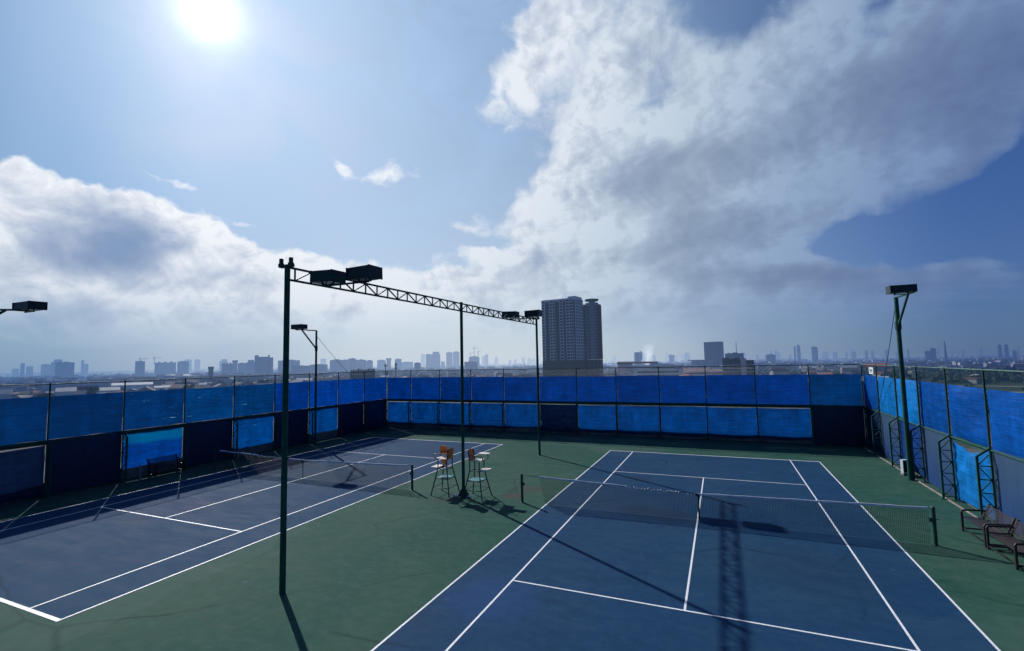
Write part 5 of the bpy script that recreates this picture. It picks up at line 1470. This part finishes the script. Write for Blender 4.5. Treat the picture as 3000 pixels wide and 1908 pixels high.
b = MB(); b.add([(-39, -11, 32.6), (12, -9.5, 32.6), (12, 9, 33.6), (-39, 10, 34.6), (-39, -11, 33.9), (12, -9.5, 33.9), (12, 9, 34.8), (-39, 10, 35.4)],
               [(0, 1, 5, 4), (1, 2, 6, 5), (2, 3, 7, 6), (3, 0, 4, 7), (4, 5, 6, 7), (3, 2, 1, 0)]); b.build('roof', M_REDROOF, t)
for z, x0, x1, n_ in ((25.6, 3, 40, 20), (20.4, -14, 36, 1), (15.6, -14, 36, 1), (10.8, -14, 36, 1)):
    b = MB()
    for k in range(n_):
        a = x0 + (x1 - x0) * k / n_; c = a + (x1 - x0) / n_ * (.62 if n_ > 1 else 1)
        b.box(a, c, -8.14, -8.005, z, z + 2.1)
    b.build('window_band', M_WIND, t)
t = thing('office_block', 'dark brown block with a pale stair shaft, standing close behind the far fence', 'building', (19, 602, GZ), R(-4))
b = MB(); b.box(-16, 3.5, -7, 7, 0, 36.2); b.box(9, 17, -7, 7, 0, 34.5); b.build('wall', M_BROWN, t)
b = MB(); b.box(3.5, 9, -7.6, 6, 0, 36.8); b.build('stair_shaft', M_PINK, t)
b = MB(); b.box(-15, -9, -5, 5, 36.2, 37.6); b.box(-4, 1, -5, 5, 36.2, 37.2); b.build('plant_room', M_ROOFD, t)
for z in (28.6, 24.8, 21):
    b = MB(); b.box(-16.3, 3.3, -7.5, -7.005, z, z + 1.0); b.box(9.2, 17.2, -7.5, -7.005, z, z + 1.0); b.build('balcony_edge', M_PINK, t)
t = thing('low_house_row', 'low pink-roofed row with long windows below the glass tower', 'building', (-30, 660, GZ), R(3))
b = MB(); b.box(-14, 46, -6, 6, 0, 20.5); b.build('wall', M_PINK, t)
b = MB(); b.add([(-15, -7, 20.5), (14, -7, 20.5), (14, 6, 24.5), (-15, 6, 24.5)], [(0, 1, 2, 3)]); b.add([(15, -7, 20.5), (47, -7, 20.5), (47, 6, 23.0), (15, 6, 23.0)], [(0, 1, 2, 3)]); b.build('roof', city_mat('faded_pink_roof', (.26, .17, .17), .2), t)
b = MB(); b.box(-13, 45, -6.12, -6.005, 17.6, 18.8); b.build('window_band', M_WIND, t)
t = thing('roofless_block', 'dark brown flat block with cluttered roof behind the left end of the far fence', 'building', (-456, 513, GZ), R(40.7))
b = MB(); b.box(-16, 16, -8, 8, 0, 30.6); b.build('wall', M_BROWN, t)
b = MB(); rr = random.Random(4)
for k in range(11):
    x = -15 + k * 2.8; h_ = rr.uniform(.8, 2.6); b.box(x, x + rr.uniform(1.2, 2.4), -5, 4, 30.6, 30.6 + h_)
b.build('roof_clutter', M_ROOFD, t)
b = MB(); b.box(12.5, 16.6, -8.6, 8.2, 0, 32.6); b.build('stair_tower', M_ROOFD, t)
b = MB(); [b.box(-14 + k * 3.2, -12.2 + k * 3.2, -8.12, -8.005, 24.5, 26.2) for k in range(8)]; b.build('windows', M_PINK, t)
def aerial(label, x, y, h, w, arrays):
    t = thing('telecom_mast', label, 'mast', (x, y, GZ))
    b = MB(); b.bar((0, 0, 0), (0, 0, h), w); b.build('pole', M_CRANE, t)
    b = MB()
    for z in arrays:
        for a in range(3):
            c, s = math.cos(a * 2.09 + .3), math.sin(a * 2.09 + .3)
            b.bar((c * 1.3, s * 1.3, z - 1.6), (c * 1.3, s * 1.3, z + 1.2), .55)
            b.bar((0, 0, z), (c * 1.3, s * 1.3, z), .15)
    b.build('antenna', M_CRANE, t)
aerial('slim telecom mast with panel antennas, left of a pair behind the far fence', -370, 454, 39.6, .7, (36.5,))
aerial('telecom mast with two tiers of panel antennas, right of a pair behind the far fence', -361, 462, 40.4, .8, (37.5, 33.5))
def spire(name, label, x, y, h, w0, w1, mat=None):
    b = MB(); b.tube([(0, 0, 0), (0, 0, h)], [w0, w1], 8)
    tag(b.build(name, mat or M_CRANE, None, False, (x, y, GZ)), label, 'mast')
spire('chimney_stack', 'tall thin tapering stack on the skyline right of the right mast', 894, 2636, 91, 6.5, 2.2)
spire('lattice_tower', 'thin pylon on the skyline left of the high-rise', -936, 2300, 66, 2.8, .8)
spire('radio_mast', 'thin radio mast on the roof of the wide dark block', 36, 1236, 76, 1.1, .5)

# big sheds whose pale roofs catch the light just above the sheets
def shed(label, x, y, w, d, h, rz, mat):
    t = thing('warehouse', label, 'warehouse', (x, y, GZ), R(rz), 'pale-roofed sheds below the skyline')
    b = MB(); b.box(-w / 2, w / 2, -d / 2, d / 2, 0, h * .8); b.build('wall', M_WHITEW, t)
    b = MB(); b.add([(-w / 2 - .5, -d / 2 - .5, h * .8), (w / 2 + .5, -d / 2 - .5, h * .8), (w / 2 + .5, 0, h), (-w / 2 - .5, 0, h), (w / 2 + .5, d / 2 + .5, h * .8), (-w / 2 - .5, d / 2 + .5, h * .8)],
                   [(0, 1, 2, 3), (3, 2, 4, 5)])
    b.add([(-w / 2 - .5, -d / 2 - .5, h * .8), (-w / 2 - .5, 0, h), (-w / 2 - .5, d / 2 + .5, h * .8)], [(0, 1, 2)])
    b.add([(w / 2 + .5, -d / 2 - .5, h * .8), (w / 2 + .5, 0, h), (w / 2 + .5, d / 2 + .5, h * .8)], [(2, 1, 0)])
    b.build('roof', mat, t)
for q in (('white shed roof at the left edge above the left fence', -609, 206, 9, 14, 21.9, 69.8, M_PALER), ('white shed roof beside a dark tree above the left fence', -658, 273, 16, 18, 19.6, 66.2, M_PALER),
          ('long low white shed roof above the left fence, right of the dark tree', -679, 321, 25, 20, 17.3, 63.5, M_PALER), ('bright shed roof above the spotted blue sheet of the left fence', -771, 444, 28, 22, 13.0, 59.1, M_PALER),
          ('small bright shed roof near the sixth left fence post', -803, 487, 13, 16, 13.0, 57.9, M_PALER), ('tiny pale shed roof above the weathered left sheets', -788, 512, 10, 14, 14, 56, M_PALER),
          ('long grey shed roof behind the spotted blue left sheet', -879, 457, 52, 26, 17.0, 61.7, M_WHITEW), ('bright shed roof behind the left floodlight mast', -655, 599, 24, 18, 17.6, 46.7, M_PALER),
          ('very long pale shed roof at mid distance on the left', -1500, 760, 90, 40, 17, 62, M_PALER), ('pale shed roof far behind the left fence, mid distance', -1650, 1010, 70, 40, 20, 58, M_PALER),
          ('white low roof strip behind the right half of the far fence', 66, 470, 26, 30, 19.0, -7.0, M_WHITEW), ('pale flat roof just left of the right fence corner', 122, 520, 34, 24, 18.0, -12, M_WHITEW),
          ('red shed roof above the right fence corner', 213, 857, 26, 20, 25, -13.6, city_mat('bright_red_roof', (.30, .06, .05), .15))):
    shed(*q)

# ------------------------------------------------------------------ low houses and trees
rr = random.Random(11)
H_WALLS = [city_mat('house_wall_pale', (.40, .39, .38), .2), city_mat('house_wall_grey', (.22, .22, .23), .2), city_mat('house_wall_buff', (.28, .22, .19), .2)]
H_ROOFS = [city_mat('house_roof_red', (.16, .06, .05), .25), city_mat('house_roof_grey', (.17, .17, .18), .25), city_mat('house_roof_pale', (.55, .55, .56), .2), city_mat('house_roof_dark', (.06, .055, .06), .25)]
hm = []
for wi in range(3):
    for ri in range(4):
        b = MB(); b.box(-.5, .5, -.5, .5, 0, .78)
        b.cur = 1
        b.add([(-.54, -.54, .78), (.54, -.54, .78), (.54, 0, 1), (-.54, 0, 1), (.54, .54, .78), (-.54, .54, .78)], [(0, 1, 2, 3), (3, 2, 4, 5)])
        b.cur = 0
        b.add([(-.5, -.5, .78), (-.5, .5, .78), (-.5, 0, .985)], [(0, 1, 2)]); b.add([(.5, -.5, .78), (.5, .5, .78), (.5, 0, .985)], [(0, 1, 2)])
        hm.append((b.mesh('house', [H_WALLS[wi], H_ROOFS[ri]]), ri))
CAMX, CAMY = 0.99, -17.9
def sight_z(azd, D):
    """height above the city ground that is hidden behind the sheets at this bearing"""
    a = R(azd)
    dx, dy = math.sin(a), math.cos(a)
    ts = []
    if dx < -1e-3: ts.append((FX0 - CAMX) / dx)
    if dx > 1e-3: ts.append((FX1 - CAMX) / dx)
    ts.append((FY - CAMY) / dy)
    tt = min(q for q in ts if q > 0)
    return 37.5 - (5.51 - 4.38) / tt * D
roofname = ['red', 'grey', 'pale', 'dark']
def zone(az):
    return ('beyond the left fence' if az < -41 else 'beyond the far fence, left of the high-rise' if az < -16 else 'beyond the far fence, right of the high-rise' if az < 14 else 'beyond the right fence corner')
count = 0
tries = 0
while count < 270 and tries < 20000:
    tries += 1
    az = rr.uniform(-71, 26)
    D = 420 * (1 / (1 - .90 * rr.random())) ** .85
    if D > 3200: continue
    hz = rr.choice((6.5, 8, 9, 10, 12, 14, 17)) * (1.15 if az < 14 else .8)
    if az > 15 and 350 < D < 800: continue
    if hz < sight_z(az, D) + 1.0 or hz > 37.5 - 14 * (D / 1000): continue
    if -21 < az < -12 and D < 520: continue
    x, y = CAMX + D * math.sin(R(az)), CAMY + D * math.cos(R(az))
    w = rr.uniform(9, 26) * (1.5 if D > 1500 else 1)
    k = rr.choice((0, 0, 1, 1, 2, 3, 3))
    me, ri = rr.choice([q for q in hm if q[1] == k])
    o = inst(me, 'house', None, (x, y, GZ), rr.uniform(0, math.pi))
    o.scale = (w, rr.uniform(8, 15), hz)
    zn = zone(az)
    tag(o, f'small {roofname[ri]}-roofed low-rise house in the hazy city {zn}', 'house', f'{roofname[ri]}-roofed low houses {zn}')
    count += 1
# the countless rest
b = MB(); b2 = MB()
for k in range(5200):
    az = rr.uniform(-76, 31)
    D = 1300 * (1 / (1 - .90 * rr.random())) ** 1.05
    if D > 12000: continue
    x, y = CAMX + D * math.sin(R(az)), CAMY + D * math.cos(R(az))
    w = rr.uniform(10, 34); d = rr.uniform(8, 22); h = rr.choice((6, 8, 9, 11, 13, 16, 20)) * (1 + .25 * (D > 4000))
    if az > 8: h *= .75
    c, s = math.cos(-R(az) + rr.uniform(-.6, .6)), math.sin(-R(az) + rr.uniform(-.6, .6))
    tgt = b
    tgt.cur = rr.choice((0, 0, 1, 2, 3, 3, 4))
    vs = []
    for z in (GZ, GZ + h):
        for (px, py) in ((-w / 2, -d / 2), (w / 2, -d / 2), (w / 2, d / 2), (-w / 2, d / 2)):
            vs.append((x + px * c - py * s, y + px * s + py * c, z))
    tgt.add(vs, [(0, 1, 5, 4), (1, 2, 6, 5), (2, 3, 7, 6), (3, 0, 4, 7)])
    tgt.cur = rr.choice((3, 4, 5, 6, 6, 6, 7))
    tgt.add(vs[4:], [(0, 1, 2, 3)])
o = b.build('distant_city', [H_WALLS[0], H_WALLS[1], H_WALLS[2], H_ROOFS[1], H_WALLS[1], H_ROOFS[2], H_ROOFS[3], H_ROOFS[0]])
tag(o, 'countless low roofs and walls spreading to the hazy horizon', 'city', kind='stuff')

def leaf_mat(name, c):
    m, N = new_mat(name)
    n = N.noise(poso(N), 0.25, 4, .6)
    cc = N.vm('SCALE', c, scale=N.mr(n, .3, .7, .45, 1.5))
    finish(N, add_haze_glow(N, principled(N, cc, .8, .15)))
    return m
M_LEAF = leaf_mat('city_foliage', (0.030, 0.048, 0.024))
M_LEAF2 = leaf_mat('near_foliage', (0.040, 0.070, 0.030))
M_BARK = city_mat('bark', (0.06, 0.05, 0.04))
b = MB()
for k in range(5200):
    az = rr.uniform(-76, 31)
    D = 620 * (1 / (1 - .88 * rr.random())) ** 1.0
    if D > 5000: continue
    if az > 14 and D < 820: continue
    x, y = CAMX + D * math.sin(R(az)), CAMY + D * math.cos(R(az))
    dens = mnoise.noise((x * .0022, y * .0022, 3.3))
    if dens < (-.12 if az < -41 or az > 8 else .02): continue
    h = rr.uniform(6, 13) * (1.1 if az < -41 else .9)
    if h < sight_z(az, D) - 3: continue
    w = rr.uniform(5, 12) * (1 + D / 2500)
    n1 = 7
    vs = []
    for j, (zz, rad) in enumerate(((0.15, .75), (.5, 1.0), (.8, .7), (1.0, .25))):
        for i in range(n1):
            a = 2 * math.pi * (i + .5 * j) / n1
            q = rad * w / 2 * rr.uniform(.6, 1.25)
            vs.append((x + q * math.cos(a), y + q * math.sin(a), GZ + h * zz * rr.uniform(.88, 1.1)))
    b.add(vs, [(j * n1 + i, j * n1 + (i + 1) % n1, (j + 1) * n1 + (i + 1) % n1, (j + 1) * n1 + i) for j in range(3) for i in range(n1)] + [tuple(3 * n1 + i for i in range(n1))])
o = b.build('distant_woods', M_LEAF)
tag(o, 'dark tree canopy spread between the houses of the city', 'trees', kind='stuff')

def tree(label, x, y, h, w, seed):
    rt = random.Random(seed)
    t = thing('city_tree', label, 'tree', (x, y, GZ), rt.uniform(0, 6), 'separate trees just above the fences')
    b = MB(); b.tube([(0, 0, 0), (.3, .1, h * .3), (.1, .4, h * .75)], [.5, .38, .12], 8)
    for k in range(6):
        a = k * 1.05; z = h * rt.uniform(.35, .55)
        b.tube([(.2, .2, z), (math.cos(a) * w * .3, math.sin(a) * w * .3, z + h * .22)], [.22, .06], 6)
    b.build('trunk', M_BARK, t)
    b = MB()
    lobes = [(rt.uniform(-.5, .5) * w * .6, rt.uniform(-.5, .5) * w * .6, h * rt.uniform(.45, .9), rt.uniform(.16, .30) * w) for _ in range(13)]
    for (lx, ly, lz, lr) in lobes:
        for _ in range(70):
            d = Vector((rt.gauss(0, 1), rt.gauss(0, 1), rt.gauss(0, 1))).normalized() * lr * rt.uniform(.6, 1.08)
            p = Vector((lx, ly, lz)) + d
            if p.z > h: p.z = h - rt.random()
            u = Vector((rt.gauss(0, 1), rt.gauss(0, 1), rt.gauss(0, 1))).normalized() * rt.uniform(.35, .75)
            v = u.cross(Vector((rt.gauss(0, 1), rt.gauss(0, 1), rt.gauss(0, 1)))).normalized() * rt.uniform(.3, .6)
            b.add([p - u, p + v, p + u, p - v], [(0, 1, 2, 3)])
    b.build('crown', M_LEAF2, t)
for k, (az, D, h, w, lab) in enumerate(((-64.6, 640, 22, 13, 'dark round tree between white shed roofs above the left fence'), (-69.0, 560, 17, 14, 'dark tree at the left edge above the left fence'), (-67.7, 590, 16, 11, 'small dark tree left of the first left fence post'),
                                         (-66.3, 600, 15, 12, 'bushy tree just right of the left edge sheds'), (-43.5, 640, 16, 22, 'broad green tree behind the left floodlight mast'), (-32.6, 560, 20, 22, 'green tree behind the left end of the far fence'),
                                         (-28.2, 700, 19, 18, 'green tree left of the middle gantry pole behind the far fence'), (-42.0, 660, 15, 16, 'low green tree right of the left floodlight mast'), (4.6, 470, 20, 16, 'green tree beside the brown block, behind the far fence'),
                                         (-13.4, 480, 24, 15, 'dark tree at the foot of the high-rise'), (20.5, 330, 22, 16, 'dark green tree beyond the right fence, near the right edge'), (24.0, 300, 22, 17, 'dark green tree at the right edge beyond the fence'))):
    tree(lab, CAMX + D * math.sin(R(az)), CAMY + D * math.cos(R(az)), h, w, 100 + k)

# ------------------------------------------------------------------ white smoke rising behind the low block
def smoke():
    m = bpy.data.materials.new('smoke'); m.use_nodes = True
    N = NT(m.node_tree)
    p = objco(N)
    s = N.sep(p)
    n = N.noise(p, 0.035, 6, .65, .6)
    # plume: narrow at the foot, leaning to the right, spreading as it climbs
    cx = N.m('MULTIPLY', s[2], .12)
    wz = N.m('MULTIPLY_ADD', s[2], .38, 12.0)
    dx = N.m('DIVIDE', N.m('SUBTRACT', s[0], cx), wz)
    dy = N.m('DIVIDE', s[1], 22.0)
    r2 = N.m('ADD', N.m('MULTIPLY', dx, dx), N.m('MULTIPLY', dy, dy))
    f = N.m('MULTIPLY', N.m('EXPONENT', N.m('MULTIPLY', r2, -1.6)), N.mr(s[2], 95.0, 40.0))
    d = N.m('MULTIPLY', N.m('MAXIMUM', N.m('SUBTRACT', N.m('ADD', f, N.m('MULTIPLY', N.m('SUBTRACT', n, .5), 1.3)), .34), 0.0), .045)
    v = N.n('ShaderNodeVolumePrincipled')
    v.inputs['Color'].default_value = (.95, .96, .98, 1)
    v.inputs['Anisotropy'].default_value = .35
    N.l(d, v.inputs['Density'])
    v.inputs['Emission Color'].default_value = (.72, .78, .86, 1)
    N.l(N.m('MULTIPLY', d, .30), v.inputs['Emission Strength'])  # glow added to whiten the plume beyond the light it catches
    out = N.n('ShaderNodeOutputMaterial'); N.l(v.outputs[0], out.inputs['Volume'])
    b = MB(); b.tube([(0, 0, 0), (2, 0, 30), (8, 0, 70), (12, 0, 100)], [30, 44, 58, 64], 16)
    o = b.build('smoke_plume', m, None, False, (-217, 1580, GZ + 18))
    tag(o, 'white smoke plume rising behind the low block right of the high-rise', 'smoke')
smoke()
